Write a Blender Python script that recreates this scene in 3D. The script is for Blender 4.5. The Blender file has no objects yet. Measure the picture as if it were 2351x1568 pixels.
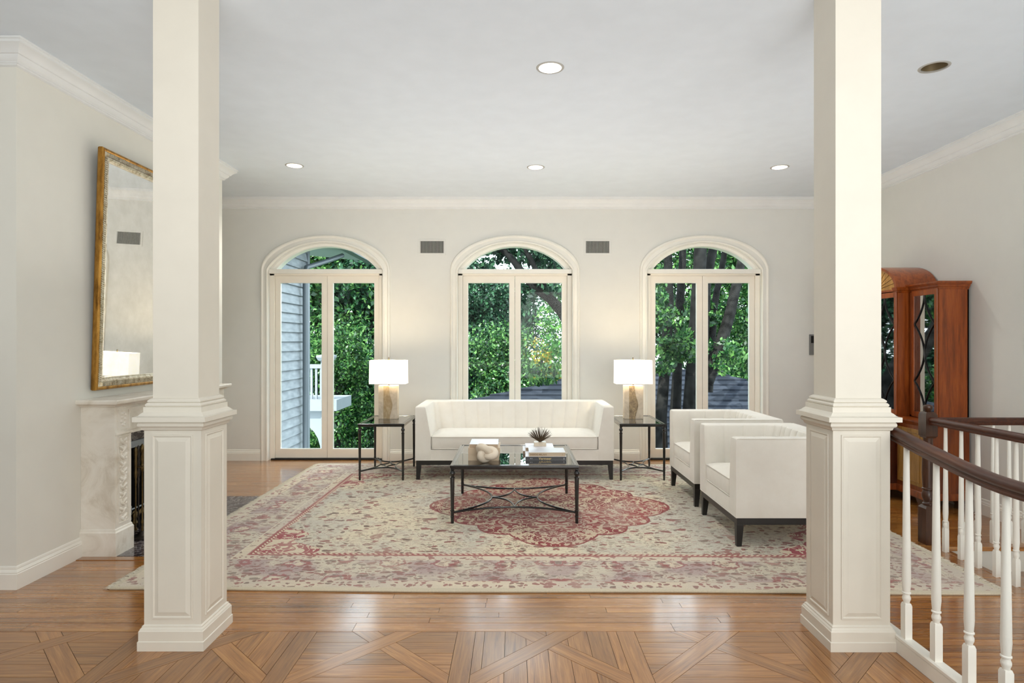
import bpy, math, random
import numpy as np
from mathutils import Vector, Matrix
random.seed(7); np.random.seed(7)
SC = bpy.context.scene
COL = SC.collection
PI = math.pi

# ---------------------------------------------------------------- camera, sky, sun, exposure
cam_d = bpy.data.cameras.new('camera'); cam = bpy.data.objects.new('camera', cam_d); COL.objects.link(cam)
cam_d.sensor_width = 36.0; cam_d.lens = 36.0 * 1400 / 2351; cam_d.shift_x = -0.0019; cam_d.clip_end = 300
cam.location = (0, 0, 1.5); cam.rotation_euler = (PI / 2, 0, 0)
SC.camera = cam
world = bpy.data.worlds.new('sky'); SC.world = world; world.use_nodes = True
bg = world.node_tree.nodes['Background']; bg.inputs[0].default_value = (0.82, 0.91, 1.0, 1); bg.inputs[1].default_value = 4.2
sun_d = bpy.data.lights.new('sun', 'SUN'); sun = bpy.data.objects.new('sun', sun_d); COL.objects.link(sun)
sun_d.energy = 8.5; sun_d.angle = math.radians(0.6); sun_d.color = (1, 0.96, 0.86)
sun.rotation_euler = Vector((0.50, 0.62, -0.85)).to_track_quat('-Z', 'Y').to_euler()
def area_light(name, loc, target, sx, sy, power, color):
    d = bpy.data.lights.new(name, 'AREA'); d.shape = 'RECTANGLE'; d.size = sx; d.size_y = sy; d.energy = power; d.color = color
    o = bpy.data.objects.new(name, d); COL.objects.link(o); o.location = loc
    o.rotation_euler = (Vector(target) - Vector(loc)).to_track_quat('-Z', 'Y').to_euler()
    return o
area_light('foyer_fill', (1.4, -2.85, 1.7), (0.6, 4, 1.9), 5.0, 2.6, 150, (1, 0.99, 0.97))  # unseen fill light added behind the camera to brighten the room
for n_, l_, sx_, sy_, p_ in (('foyer_bounce_fill', (0.0, -0.7, 0.9), 6.0, 3.4, 110), ('sitting_area_bounce_fill', (0.2, 5.3, 1.85), 5.4, 3.4, 22)):  # added fills without fixtures, aimed up to bounce off the ceiling
    area_light(n_, l_, (l_[0], l_[1], 3.3), sx_, sy_, p_, (1, 0.99, 0.975)).rotation_euler = (PI, 0, 0)
vs = SC.view_settings
vs.view_transform = 'Standard'; vs.look = 'None'; vs.gamma = 1; vs.use_curve_mapping = False; vs.exposure = 0.70
SC.cycles.use_denoising = True
SC.cycles.max_bounces = 10; SC.cycles.diffuse_bounces = 5; SC.cycles.glossy_bounces = 5; SC.cycles.transparent_max_bounces = 12
SC.cycles.sample_clamp_indirect = 8; SC.cycles.caustics_reflective = False; SC.cycles.caustics_refractive = False

# ---------------------------------------------------------------- node helpers
def lin(r, g, b):
    f = lambda c: (c / 255 / 12.92) if c / 255 <= 0.04045 else ((c / 255 + 0.055) / 1.055) ** 2.4
    return (f(r), f(g), f(b), 1)
class G:
    """node graph helper: g.math('ADD', a, b) and friends return output sockets"""
    def __init__(s, name):
        s.m = bpy.data.materials.new(name); s.m.use_nodes = True; s.t = s.m.node_tree
        s.b = s.t.nodes['Principled BSDF']; s.out = s.t.nodes['Material Output']
    def n(s, k): return s.t.nodes.new(k)
    def put(s, sock, v):
        if isinstance(v, bpy.types.NodeSocket): s.t.links.new(v, sock)
        elif isinstance(v, (tuple, list)) and len(v) == 3 and sock.type == 'RGBA': sock.default_value = tuple(v) + (1,)
        else: sock.default_value = v
    def math(s, op, a, b=0.0, c=None, clamp=False):
        n = s.n('ShaderNodeMath'); n.operation = op; n.use_clamp = clamp
        s.put(n.inputs[0], a); s.put(n.inputs[1], b)
        if c is not None: s.put(n.inputs[2], c)
        return n.outputs[0]
    def add(s, a, b): return s.math('ADD', a, b)
    def sub(s, a, b): return s.math('SUBTRACT', a, b)
    def mul(s, a, b): return s.math('MULTIPLY', a, b)
    def lt(s, a, b): return s.math('LESS_THAN', a, b)
    def gt(s, a, b): return s.math('GREATER_THAN', a, b)
    def band(s, x, lo, hi): return s.mul(s.gt(x, lo), s.lt(x, hi))
    def step(s, x, lo, hi):
        n = s.n('ShaderNodeMapRange'); n.interpolation_type = 'SMOOTHSTEP'
        s.put(n.inputs[0], x); n.inputs[1].default_value = lo; n.inputs[2].default_value = hi
        n.inputs[3].default_value = 0; n.inputs[4].default_value = 1; return n.outputs[0]
    def coord(s, k='Object'): return s.n('ShaderNodeTexCoord').outputs[k]
    def xyz(s, v):
        n = s.n('ShaderNodeSeparateXYZ'); s.put(n.inputs[0], v); return n.outputs
    def vec(s, x, y, z=0.0):
        n = s.n('ShaderNodeCombineXYZ'); s.put(n.inputs[0], x); s.put(n.inputs[1], y); s.put(n.inputs[2], z); return n.outputs[0]
    def scale(s, v, sc):
        n = s.n('ShaderNodeVectorMath'); n.operation = 'MULTIPLY'; s.put(n.inputs[0], v); n.inputs[1].default_value = sc; return n.outputs[0]
    def vadd(s, a, b):
        n = s.n('ShaderNodeVectorMath'); n.operation = 'ADD'; s.put(n.inputs[0], a); s.put(n.inputs[1], b); return n.outputs[0]
    def noise(s, v, sc=5, det=3, rough=0.5, dist=0.0, w=None, color=False):
        n = s.n('ShaderNodeTexNoise')
        if w is not None: n.noise_dimensions = '4D'; s.put(n.inputs['W'], w)
        s.put(n.inputs['Vector'], v); n.inputs['Scale'].default_value = sc; n.inputs['Detail'].default_value = det
        n.inputs['Roughness'].default_value = rough; n.inputs['Distortion'].default_value = dist
        return n.outputs[1 if color else 0]
    def voro(s, v, sc=5, feature='F1', rnd=1.0):
        n = s.n('ShaderNodeTexVoronoi'); n.feature = feature; s.put(n.inputs['Vector'], v); n.inputs['Scale'].default_value = sc
        n.inputs['Randomness'].default_value = rnd
        return n.outputs
    def mix(s, f, a, b, mode='MIX'):
        n = s.n('ShaderNodeMix'); n.data_type = 'RGBA'; n.blend_type = mode
        s.put(n.inputs[0], f); s.put(n.inputs[6], a); s.put(n.inputs[7], b); return n.outputs[2]
    def ramp(s, x, stops):
        n = s.n('ShaderNodeValToRGB'); s.put(n.inputs[0], x); e = n.color_ramp.elements
        while len(e) < len(stops): e.new(0.5)
        for i, (p, c) in enumerate(stops): e[i].position = p; e[i].color = c
        return n.outputs[0]
    def bump(s, h, strength=0.3, dist=0.01):
        n = s.n('ShaderNodeBump'); s.put(n.inputs['Height'], h); n.inputs['Strength'].default_value = strength
        n.inputs['Distance'].default_value = dist; s.put(s.b.inputs['Normal'], n.outputs[0])
    def rand(s): return s.n('ShaderNodeObjectInfo').outputs['Random']
    def island(s): return s.n('ShaderNodeNewGeometry').outputs['Random Per Island']
    def set(s, **k):
        for a, v in k.items(): s.put(s.b.inputs[{'color': 'Base Color', 'rough': 'Roughness', 'metal': 'Metallic', 'coat': 'Coat Weight',
             'coat_rough': 'Coat Roughness', 'ior': 'IOR', 'sheen': 'Sheen Weight', 'spec': 'Specular IOR Level',
             'emit': 'Emission Strength', 'emit_color': 'Emission Color', 'trans': 'Transmission Weight', 'sub': 'Subsurface Weight'}[a]], v)
        return s
M = {}
def simple(key, col, rough=0.5, metal=0.0, var=0.04, nscale=6, bump=0.0, bscale=200, **k):
    g = G(key); c = g.coord(); nz = g.noise(c, nscale, 3)
    dark = tuple(x * (1 - var) for x in col[:3]) + (1,); lite = tuple(min(1, x * (1 + var)) for x in col[:3]) + (1,)
    g.set(color=g.ramp(nz, [(0.3, dark), (0.7, lite)]), rough=rough, metal=metal, **k)
    if bump: g.bump(g.noise(c, bscale, 2), bump, 0.002)
    M[key] = g.m; return g
simple('wall_paint', lin(223, 221, 212), 0.75, var=0.012, bump=0.05)
simple('wall_paint_cool', lin(220, 219, 213), 0.75, var=0.012, bump=0.05)
simple('ceiling_paint', lin(219, 226, 233), 0.85, var=0.02, bump=0.04)
simple('trim_paint', lin(234, 231, 222), 0.38, var=0.02)
simple('column_paint', lin(219, 213, 200), 0.42, var=0.02)
simple('crown_paint', lin(226, 227, 226), 0.45, var=0.02)
simple('door_paint', lin(236, 229, 216), 0.4, var=0.02)
simple('black_metal', lin(22, 22, 23), 0.24, 0.4, coat=0.8, coat_rough=0.12, var=0.25, nscale=40)
simple('black_wood', lin(22, 19, 17), 0.32, var=0.2, nscale=30)
simple('dark_gap', lin(14, 12, 10), 0.8)
simple('brass', lin(104, 86, 54), 0.38, 0.9, var=0.3, nscale=30)
simple('pewter', lin(78, 72, 66), 0.35, 0.9, var=0.25, nscale=30)
simple('steel', lin(150, 160, 170), 0.35, 0.9)
simple('stone_white', lin(214, 202, 184), 0.7, var=0.04, nscale=12, bump=0.12, bscale=120)
simple('paper', lin(238, 236, 230), 0.7)
simple('cover_silver', lin(205, 208, 214), 0.35, var=0.06, nscale=14)
simple('cover_beige', lin(192, 172, 146), 0.6)
simple('cover_tan', lin(178, 156, 132), 0.6)
simple('cover_black', lin(24, 22, 24), 0.35)
simple('cover_pale', lin(226, 226, 232), 0.4, var=0.08, nscale=20)
simple('lettering_brown', lin(150, 122, 92), 0.6)
simple('lettering_gold', lin(206, 178, 120), 0.5)
simple('lettering_white', lin(240, 240, 245), 0.5)
simple('bristle', lin(92, 76, 58), 0.5, 0.3, var=0.35, nscale=120)
simple('rug_fringe', lin(206, 198, 180), 0.9, var=0.1, nscale=60)
simple('concrete', lin(150, 148, 144), 0.9, var=0.1)
simple('panel_grey', lin(120, 120, 118), 0.5)
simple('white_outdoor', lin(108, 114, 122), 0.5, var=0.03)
simple('gutter', lin(76, 84, 90), 0.4, var=0.05)
simple('bark_dark', lin(24, 24, 24), 0.95, spec=0.05, var=0.7, nscale=9, bump=0.6, bscale=30)
simple('bulb', lin(255, 250, 235), 0.5, emit=8.0, emit_color=(1, 0.97, 0.92))
simple('light_baffle', lin(240, 232, 212), 0.5, emit=0.75, emit_color=(1, 0.94, 0.82))
simple('light_trim', lin(168, 166, 160), 0.4)
simple('baffle_off', lin(150, 134, 104), 0.35, 0.6)
simple('vent_dark', lin(24, 26, 24), 0.7)
simple('vent_slat', lin(176, 176, 168), 0.5)
# velvet upholstery
g = G('velvet'); c = g.coord()
nz = g.noise(c, 9, 4, 0.6)
g.set(color=g.ramp(nz, [(0.3, lin(227, 222, 212)), (0.7, lin(232, 228, 219))]), rough=0.85, sheen=0.3)
g.bump(g.noise(c, 260, 2), 0.12, 0.002); M['velvet'] = g.m
# lampshade linen, lit from inside
g = G('lamp_shade_linen'); c = g.coord()
g.set(color=lin(250, 246, 236), rough=0.9, emit=0.42, emit_color=(1.0, 0.95, 0.86)); g.bump(g.noise(c, 300, 1), 0.1, 0.001); M['shade'] = g.m
# alabaster / onyx
g = G('alabaster'); c = g.coord(); nz = g.noise(c, 9, 5, 0.6, 0.8)
g.set(color=g.ramp(nz, [(0.3, lin(176, 164, 144)), (0.55, lin(205, 192, 172)), (0.8, lin(226, 216, 200))]), rough=0.3); M['alabaster'] = g.m
g = G('onyx'); c = g.coord(); nz = g.noise(g.scale(c, (1, 1, 0.6)), 22, 6, 0.7, 1.5)
g.set(color=g.ramp(nz, [(0.3, lin(84, 66, 42)), (0.5, lin(142, 122, 92)), (0.62, lin(176, 152, 112)), (0.8, lin(214, 202, 180))]), rough=0.3); M['onyx'] = g.m
g = G('onyx_pale'); c = g.coord(); nz = g.noise(g.scale(c, (1, 1, 0.6)), 18, 6, 0.7, 1.5)
g.set(color=g.ramp(nz, [(0.3, lin(150, 126, 88)), (0.5, lin(172, 152, 120)), (0.8, lin(200, 186, 160))]), rough=0.3); M['onyx_pale'] = g.m
# marble
g = G('white_marble'); c = g.coord(); nz = g.noise(c, 3.5, 7, 0.65, 1.2)
g.set(color=g.ramp(nz, [(0.3, lin(200, 190, 172)), (0.5, lin(228, 222, 210)), (0.75, lin(238, 234, 225))]), rough=0.4); M['marble'] = g.m
g = G('dark_marble'); c = g.coord(); nz = g.noise(c, 6, 8, 0.7, 2.0)
vein = g.step(g.math('ABSOLUTE', g.sub(nz, 0.5)), 0.0, 0.02)
g.set(color=g.mix(vein, lin(170, 164, 160), g.ramp(g.noise(c, 4, 3), [(0.3, lin(44, 38, 42)), (0.7, lin(84, 74, 78))])), rough=0.12); M['dark_marble'] = g.m
# glass
def glass(key, refl, rough, tint=(1, 1, 1, 1)):
    g = G(key); t = g.n('ShaderNodeBsdfTransparent'); t.inputs[0].default_value = tint
    gl = g.n('ShaderNodeBsdfGlossy'); gl.inputs['Roughness'].default_value = rough; gl.inputs[0].default_value = (1, 1, 1, 1)
    f = g.n('ShaderNodeFresnel'); f.inputs[0].default_value = 1.5
    fac = g.math('ADD', g.mul(f.outputs[0], 0.15 if refl == 0 else 1.0), refl, clamp=True)
    mx = g.n('ShaderNodeMixShader'); g.put(mx.inputs[0], fac); g.put(mx.inputs[1], t.outputs[0]); g.put(mx.inputs[2], gl.outputs[0])
    g.t.links.new(mx.outputs[0], g.out.inputs[0]); M[key] = g.m
glass('window_glass', 0.0, 0.0, (0.97, 1, 0.985, 1))
glass('table_glass', 0.18, 0.004, (0.86, 0.93, 0.9, 1))
glass('cabinet_glass', 0.36, 0.02, (0.75, 0.8, 0.78, 1))
g = G('mirror_silver'); c = g.coord()
g.set(color=g.ramp(g.noise(c, 8, 6, 0.7), [(0.35, (0.78, 0.79, 0.77, 1)), (0.65, (0.88, 0.89, 0.88, 1))]), metal=1.0, rough=0.02); M['mirror'] = g.m
g = G('gilt'); c = g.coord(); nz = g.noise(g.scale(c, (1, 1, 0.25)), 20, 5, 0.7)
g.set(color=g.ramp(nz, [(0.3, lin(104, 68, 22)), (0.5, lin(168, 122, 52)), (0.75, lin(206, 164, 90))]), metal=0.75, rough=0.35); M['gilt'] = g.m
g = G('silver_leaf'); c = g.coord(); nz = g.noise(c, 30, 5, 0.7)
g.set(color=g.ramp(nz, [(0.3, lin(140, 120, 86)), (0.5, lin(200, 190, 168)), (0.75, lin(232, 228, 216))]), metal=0.7, rough=0.3); M['silver_leaf'] = g.m
# woods
def wood(key, cols, rough=0.25, coat=0.0, gs=(3, 40, 40), tint=None, rnd='obj', bumps=0.06):
    g = G(key); c = g.coord(); r = g.rand() if rnd == 'obj' else g.island()
    w = g.mul(r, 37.0)
    a = g.noise(g.scale(c, gs), 1.0, 5, 0.6, 0.6, w=w)
    b = g.noise(g.scale(c, (gs[0] * 3, gs[1] * 5, gs[2] * 5)), 1.0, 2, 0.7, 0, w=w)
    x = g.add(g.mul(a, 0.8), g.mul(b, 0.2))
    col = g.ramp(x, [(0.30, cols[0]), (0.5, cols[1]), (0.68, cols[2])])
    br = g.add(0.80, g.mul(r, 0.38))
    n = g.n('ShaderNodeHueSaturation'); g.put(n.inputs['Color'], col); g.put(n.inputs['Value'], br)
    g.set(color=n.outputs[0], rough=g.add(rough, g.mul(b, 0.12)))
    if coat: g.set(coat=coat, coat_rough=0.16 if coat > .7 else 0.12)
    big = g.noise(g.coord(), 3.0, 2)
    g.bump(g.add(g.mul(x, 0.3), big), bumps, 0.01)
    M[key] = g.m
OAK = (lin(106, 60, 20), lin(150, 96, 40), lin(178, 124, 60))
wood('oak_strip', OAK, 0.2, 1.0, (1.6, 26, 26)); wood('oak_strip_joined', OAK, 0.2, 1.0, (1.6, 26, 26), rnd='island')
wood('oak_parquet', (lin(108, 66, 27), lin(147, 97, 46), lin(172, 122, 66)), 0.24, 0.8, (3.5, 60, 60))
wood('cherry', (lin(88, 38, 10), lin(134, 62, 16), lin(158, 82, 28)), 0.25, 0.3, (26, 26, 2.2))
wood('cherry_dark', (lin(44, 16, 7), lin(70, 28, 12), lin(90, 40, 18)), 0.25, 0.4, (26, 26, 2.2))
wood('golden_wood', (lin(122, 84, 34), lin(160, 116, 54), lin(184, 140, 72)), 0.3, 0.2, (22, 22, 3))
wood('walnut_rail', (lin(44, 18, 7), lin(74, 33, 13), lin(98, 50, 22)), 0.3, 0.12, (30, 4, 30), bumps=0.01)
wood('walnut_newel', (lin(38, 19, 9), lin(62, 33, 15), lin(82, 48, 25)), 0.3, 0.12, (30, 30, 4), bumps=0.01)
# siding and shingles
g = G('siding'); c = g.coord(); nz = g.noise(g.scale(c, (0.4, 1.5, 5)), 3, 4)
g.set(color=g.ramp(nz, [(0.3, lin(118, 123, 128)), (0.7, lin(142, 148, 153))]), rough=0.6, spec=0.1); M['siding'] = g.m
g = G('shingle'); c = g.coord(); n3 = g.voro(g.scale(c, (5, 7, 1)), 1.0)
g.set(color=g.mix(g.xyz(n3[1])[0], lin(20, 24, 31), lin(38, 42, 50)), rough=0.9, spec=0.05); g.bump(g.noise(c, 60, 2), 0.4, 0.01); M['shingle'] = g.m
# foliage: random leaf tones, spread wide to paint in highlights and dark gaps
def leaf(key, c0, c1, c2, trans=0.35):
    g = G(key); r = g.island(); big = g.noise(g.coord('Object'), 0.8, 2)
    col = g.ramp(g.add(g.mul(r, 0.7), g.mul(big, 0.35)), [(0.1, c0), (0.55, c1), (0.95, c2)])
    d = g.n('ShaderNodeBsdfDiffuse'); g.put(d.inputs[0], col)
    t = g.n('ShaderNodeBsdfTranslucent'); g.put(t.inputs[0], col)
    gl = g.n('ShaderNodeBsdfGlossy'); gl.inputs['Roughness'].default_value = 0.35; gl.inputs[0].default_value = (.8, .9, .85, 1)
    m1 = g.n('ShaderNodeMixShader'); m1.inputs[0].default_value = trans; g.put(m1.inputs[1], d.outputs[0]); g.put(m1.inputs[2], t.outputs[0])
    m2 = g.n('ShaderNodeMixShader'); m2.inputs[0].default_value = 0.025; g.put(m2.inputs[1], m1.outputs[0]); g.put(m2.inputs[2], gl.outputs[0])
    g.t.links.new(m2.outputs[0], g.out.inputs[0]); M[key] = g.m
leaf('leaf_deep', lin(2, 16, 10), lin(12, 46, 32), lin(84, 130, 94))
leaf('leaf_mid', lin(4, 22, 8), lin(22, 64, 28), lin(104, 146, 78))
leaf('leaf_bright', lin(12, 50, 24), lin(48, 112, 50), lin(138, 180, 88), 0.5)
leaf('leaf_yellow', lin(60, 74, 18), lin(130, 120, 36), lin(200, 170, 56), 0.5)
g = G('lawn'); c = g.coord(); g.set(color=g.ramp(g.noise(c, 4, 6, 0.7), [(0.3, lin(40, 80, 36)), (0.7, lin(110, 160, 80))]), rough=0.9); M['lawn'] = g.m

# ---------------------------------------------------------------- mesh helpers
class MB:
    def __init__(s): s.v = []; s.f = []
    def add(s, vs, fs):
        n = len(s.v); s.v += [tuple(p) for p in vs]; s.f += [tuple(i + n for i in f) for f in fs]; return s
    def box(s, x0, x1, y0, y1, z0, z1):
        vs = [(x, y, z) for z in (z0, z1) for y in (y0, y1) for x in (x0, x1)]
        return s.add(vs, [(0, 2, 3, 1), (4, 5, 7, 6), (0, 1, 5, 4), (1, 3, 7, 5), (3, 2, 6, 7), (2, 0, 4, 6)])
    def loft(s, rings, caps=True, closed=True):
        n = len(rings[0]); vs = [p for r in rings for p in r]; fs = []
        for k in range(len(rings) - 1):
            for i in range(n if closed else n - 1):
                j = (i + 1) % n; fs.append((k * n + i, k * n + j, (k + 1) * n + j, (k + 1) * n + i))
        if caps and closed: fs.append(tuple(range(n - 1, -1, -1))); fs.append(tuple((len(rings) - 1) * n + i for i in range(n)))
        return s.add(vs, fs)
    def prism(s, poly, z0, z1): return s.loft([[(x, y, z0) for x, y in poly], [(x, y, z1) for x, y in poly]])
    def prism_y(s, poly, y0, y1): return s.loft([[(x, y1, z) for x, z in poly], [(x, y0, z) for x, z in poly]])
    def prism_x(s, poly, x0, x1): return s.loft([[(x0, y, z) for y, z in poly], [(x1, y, z) for y, z in poly]])
    def sqlathe(s, prof, cx=0, cy=0, sx=1.0, sy=1.0):
        return s.loft([[(cx - h * sx, cy - h * sy, z), (cx + h * sx, cy - h * sy, z), (cx + h * sx, cy + h * sy, z), (cx - h * sx, cy + h * sy, z)] for h, z in prof])
    def lathe(s, prof, cx=0, cy=0, seg=16):
        return s.loft([[(cx + r * math.cos(2 * PI * i / seg), cy + r * math.sin(2 * PI * i / seg), z) for i in range(seg)] for r, z in prof])
    def tube(s, pts, r, seg=8, closed=False, flat=None):
        P = [Vector(p) for p in pts]; n = len(P); rings = []; up = None
        for i in range(n):
            if closed: t = (P[(i + 1) % n] - P[i - 1]).normalized()
            else: t = (P[min(i + 1, n - 1)] - P[max(i - 1, 0)]).normalized()
            if up is None:
                up = Vector((0, 0, 1)) if abs(t.z) < 0.9 else Vector((1, 0, 0))
            a = t.cross(up).normalized(); b = a.cross(t).normalized(); up = b
            rr = r[i] if isinstance(r, (list, tuple)) else r
            rings.append([P[i] + a * (rr * math.cos(2 * PI * k / seg)) + b * (rr * math.sin(2 * PI * k / seg)) for k in range(seg)])
        if closed: rings.append(rings[0]); return s.loft(rings, caps=False)
        return s.loft(rings)
    def band(s, inner, outer, prof, y_of):
        """casing: inner/outer lists of (x,z); prof list of (t, depth); y_of(depth)->y"""
        rings = []
        for (ix, iz), (ox, oz) in zip(inner, outer):
            rings.append([(ix + (ox - ix) * t, y_of(d), iz + (oz - iz) * t) for t, d in prof])
        return s.loft(rings)
    def xf(s, mtx):
        s.v = [tuple(mtx @ Vector(p)) for p in s.v]; return s
def origin_of(o):
    p = Vector((0, 0, 0))
    while o is not None: p += o.location; o = o.parent
    return p
def obj(name, mb, m, parent=None, world=False, smooth=None, bevel=0.0, loc=None, rot=None, kind=None, segs=2, **props):
    me = bpy.data.meshes.new(name); off = Vector((0, 0, 0))
    if world and parent is not None: off = origin_of(parent)
    if world and loc is not None: off = off + Vector(loc)
    vs = [(p[0] - off.x, p[1] - off.y, p[2] - off.z) for p in mb.v]
    me.from_pydata(vs, [], mb.f); me.validate()
    ms = m if isinstance(m, (list, tuple)) else [m]
    for q in ms: me.materials.append(M[q])
    if smooth:
        me.polygons.foreach_set('use_smooth', [True] * len(me.polygons)); me.set_sharp_from_angle(angle=math.radians(smooth))
    me.update()
    o = bpy.data.objects.new(name, me); COL.objects.link(o)
    if loc is not None: o.location = loc
    if rot is not None: o.rotation_euler = rot
    if parent is not None: o.parent = parent
    if bevel:
        b = o.modifiers.new('bevel', 'BEVEL'); b.width = bevel; b.segments = segs; b.limit_method = 'ANGLE'; b.angle_limit = math.radians(40)
    if kind: o['kind'] = kind
    for k, v in props.items(): o[k] = v
    return o
def fixn(o):
    import bmesh
    b = bmesh.new(); b.from_mesh(o.data); bmesh.ops.recalc_face_normals(b, faces=b.faces); b.to_mesh(o.data); b.free(); return o
def thing(name, label, cat, loc=(0, 0, 0), rz=0.0, group=None):
    o = bpy.data.objects.new(name, None); COL.objects.link(o); o.location = loc; o.rotation_euler = (0, 0, rz)
    o.empty_display_size = 0.1; o['label'] = label; o['category'] = cat
    if group: o['group'] = group
    return o
def struct(name, mb, m, **k):
    o = obj(name, mb, m, **k)
    if k.get('parent') is None: o['kind'] = 'structure'
    return o
def struct_root(name, loc=(0, 0, 0)):
    o = bpy.data.objects.new(name, None); COL.objects.link(o); o.location = loc; o['kind'] = 'structure'; return o
def box(*a): return MB().box(*a)
def dup(root, loc, rz=None, label=None, group=None):
    def cp(o, par):
        c = o.copy(); COL.objects.link(c); c.parent = par
        for ch in o.children: cp(ch, c)
        return c
    r = cp(root, None); r.location = loc
    if rz is not None: r.rotation_euler = (0, 0, rz)
    if label: r['label'] = label
    if group: r['group'] = group
    return r
def arc_pts(p0, p1, ctrl, n=14):
    p0, p1, c = Vector(p0), Vector(p1), Vector(ctrl)
    return [(1 - t) ** 2 * p0 + 2 * t * (1 - t) * c + t * t * p1 for t in [i / n for i in range(n + 1)]]

# ---------------------------------------------------------------- room shell
YB, CZ, XR, XL = 7.69, 3.30, 4.07, -3.02
DOORX = (-2.375, 0.013, 2.398)
# floor: dark sub-floor with the stairwell left open, oak pieces laid on it
fl = MB()
for r in ((-5.2, 3.10, -3.0, YB + 0.2), (3.10, XR + .2, 4.565, YB + 0.2), (3.10, XR + .2, -3.0, 1.2)):
    fl.box(r[0], r[1], r[2], r[3], -0.16, -0.012)
floor = struct('floor', fl, 'dark_gap')
def clip(poly, a, b, c):
    out = []
    for i in range(len(poly)):
        p, q = poly[i], poly[(i + 1) % len(poly)]
        dp, dq = a * p[0] + b * p[1] - c, a * q[0] + b * q[1] - c
        if dp <= 0: out.append(p)
        if (dp < 0 < dq) or (dq < 0 < dp):
            t = dp / (dp - dq); out.append((p[0] + t * (q[0] - p[0]), p[1] + t * (q[1] - p[1])))
    return out
def rectp(x0, x1, y0, y1): return [(x0, y0), (x1, y0), (x1, y1), (x0, y1)]
def poly_area(p): return 0.5 * sum(p[i][0] * p[(i + 1) % len(p)][1] - p[(i + 1) % len(p)][0] * p[i][1] for i in range(len(p)))
def inset(poly, d):
    n = len(poly); s = 1 if poly_area(poly) > 0 else -1; out = poly
    for i in range(n):
        (x0, y0), (x1, y1) = poly[i], poly[(i + 1) % n]; l = math.hypot(x1 - x0, y1 - y0)
        if l < 1e-6: continue
        nx, ny = s * (y1 - y0) / l, -s * (x1 - x0) / l
        out = clip(out, nx, ny, nx * x0 + ny * y0 - d)
        if len(out) < 3: return []
    return out
def wood_piece(name, poly, ang, m, z=0.0):
    poly = inset(poly, 0.0010)
    if len(poly) < 3 or abs(poly_area(poly)) < 2e-4: return
    cx = sum(p[0] for p in poly) / len(poly); cy = sum(p[1] for p in poly) / len(poly)
    ca, sa = math.cos(-ang), math.sin(-ang)
    if poly_area(poly) < 0: poly = poly[::-1]
    lp = [((x - cx) * ca - (y - cy) * sa, (x - cx) * sa + (y - cy) * ca) for x, y in poly]
    obj(name, MB().prism(lp, -0.012, 0.0), m, parent=floor, loc=(cx, cy, z + random.uniform(-0.0003, 0.0003)), rot=(0, 0, ang))
XC, YP = 1.845, 3.155          # right and far limits of the parquet
S, CX0, CY0, W = 0.82, -0.655, 3.04, 0.047
for i in range(-4, 5):
    for j in range(-1, 1):
        cx, cy = CX0 + i * S, CY0 + j * S; h = S / 2
        def emit(poly, ang):
            poly = clip(poly, 1, 0, XC); poly = clip(poly, 0, 1, YP) if poly else poly
            poly = clip(poly, 0, -1, -2.15) if poly else poly
            if len(poly) >= 3: wood_piece('parquet_piece', poly, ang, 'oak_parquet')
        emit(rectp(cx + h - W, cx + h + W, cy - h, cy + h), PI / 2)
        emit(rectp(cx - h + W, cx + h - W, cy - h - W, cy - h + W), 0)
        emit(rectp(cx - h + W, cx + h - W, cy + h - W, cy + h + W), 0) if j == 0 else None
        sq = rectp(cx - h + W, cx + h - W, cy - h + W, cy + h - W); k = W * math.sqrt(2)
        emit(clip(clip(sq, 1, -1, cx - cy + k), -1, 1, -(cx - cy) + k), PI / 4)
        for sgn in (1, -1):
            b = clip(clip(sq, 1, 1, cx + cy + k), -1, -1, -(cx + cy) + k)
            b = clip(b, -sgn, sgn, sgn * -(cx - cy) - k)
            emit(b, -PI / 4)
        for (sx, sy) in ((1, 0), (-1, 0), (0, 1), (0, -1)):
            t = clip(sq, -(sx + sy), -(sx - sy) if sy == 0 else -(sx + sy), 0) if False else sq
            # wedge whose outward direction is (sx, sy)
            a1, b1 = (-sx - sy, -sy + sx) if False else (0, 0)
            if sx: 
                t = clip(t, -sx, 1, -sx * cx + cy - k); t = clip(t, -sx, -1, -sx * cx - cy - k)
            else:
                t = clip(t, 1, -sy, cx - sy * cy - k); t = clip(t, -1, -sy, -cx - sy * cy - k)
            if len(t) < 3: continue
            par = (i + (1 if sx else 0)) % 2 == 0
            for q in range(-4, 4):
                lo, hi = q * 0.105, (q + 1) * 0.105
                if sx: s_ = clip(clip(t, 1, 0, cx + hi), -1, 0, -cx - lo) if par else clip(clip(t, 0, 1, cy + hi), 0, -1, -cy - lo)
                else: s_ = clip(clip(t, 0, 1, cy + hi), 0, -1, -cy - lo) if par else clip(clip(t, 1, 0, cx + hi), -1, 0, -cx - lo)
                along_x = (bool(sx) != par)
                if len(s_) >= 3: emit(s_, 0 if along_x else PI / 2)
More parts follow.
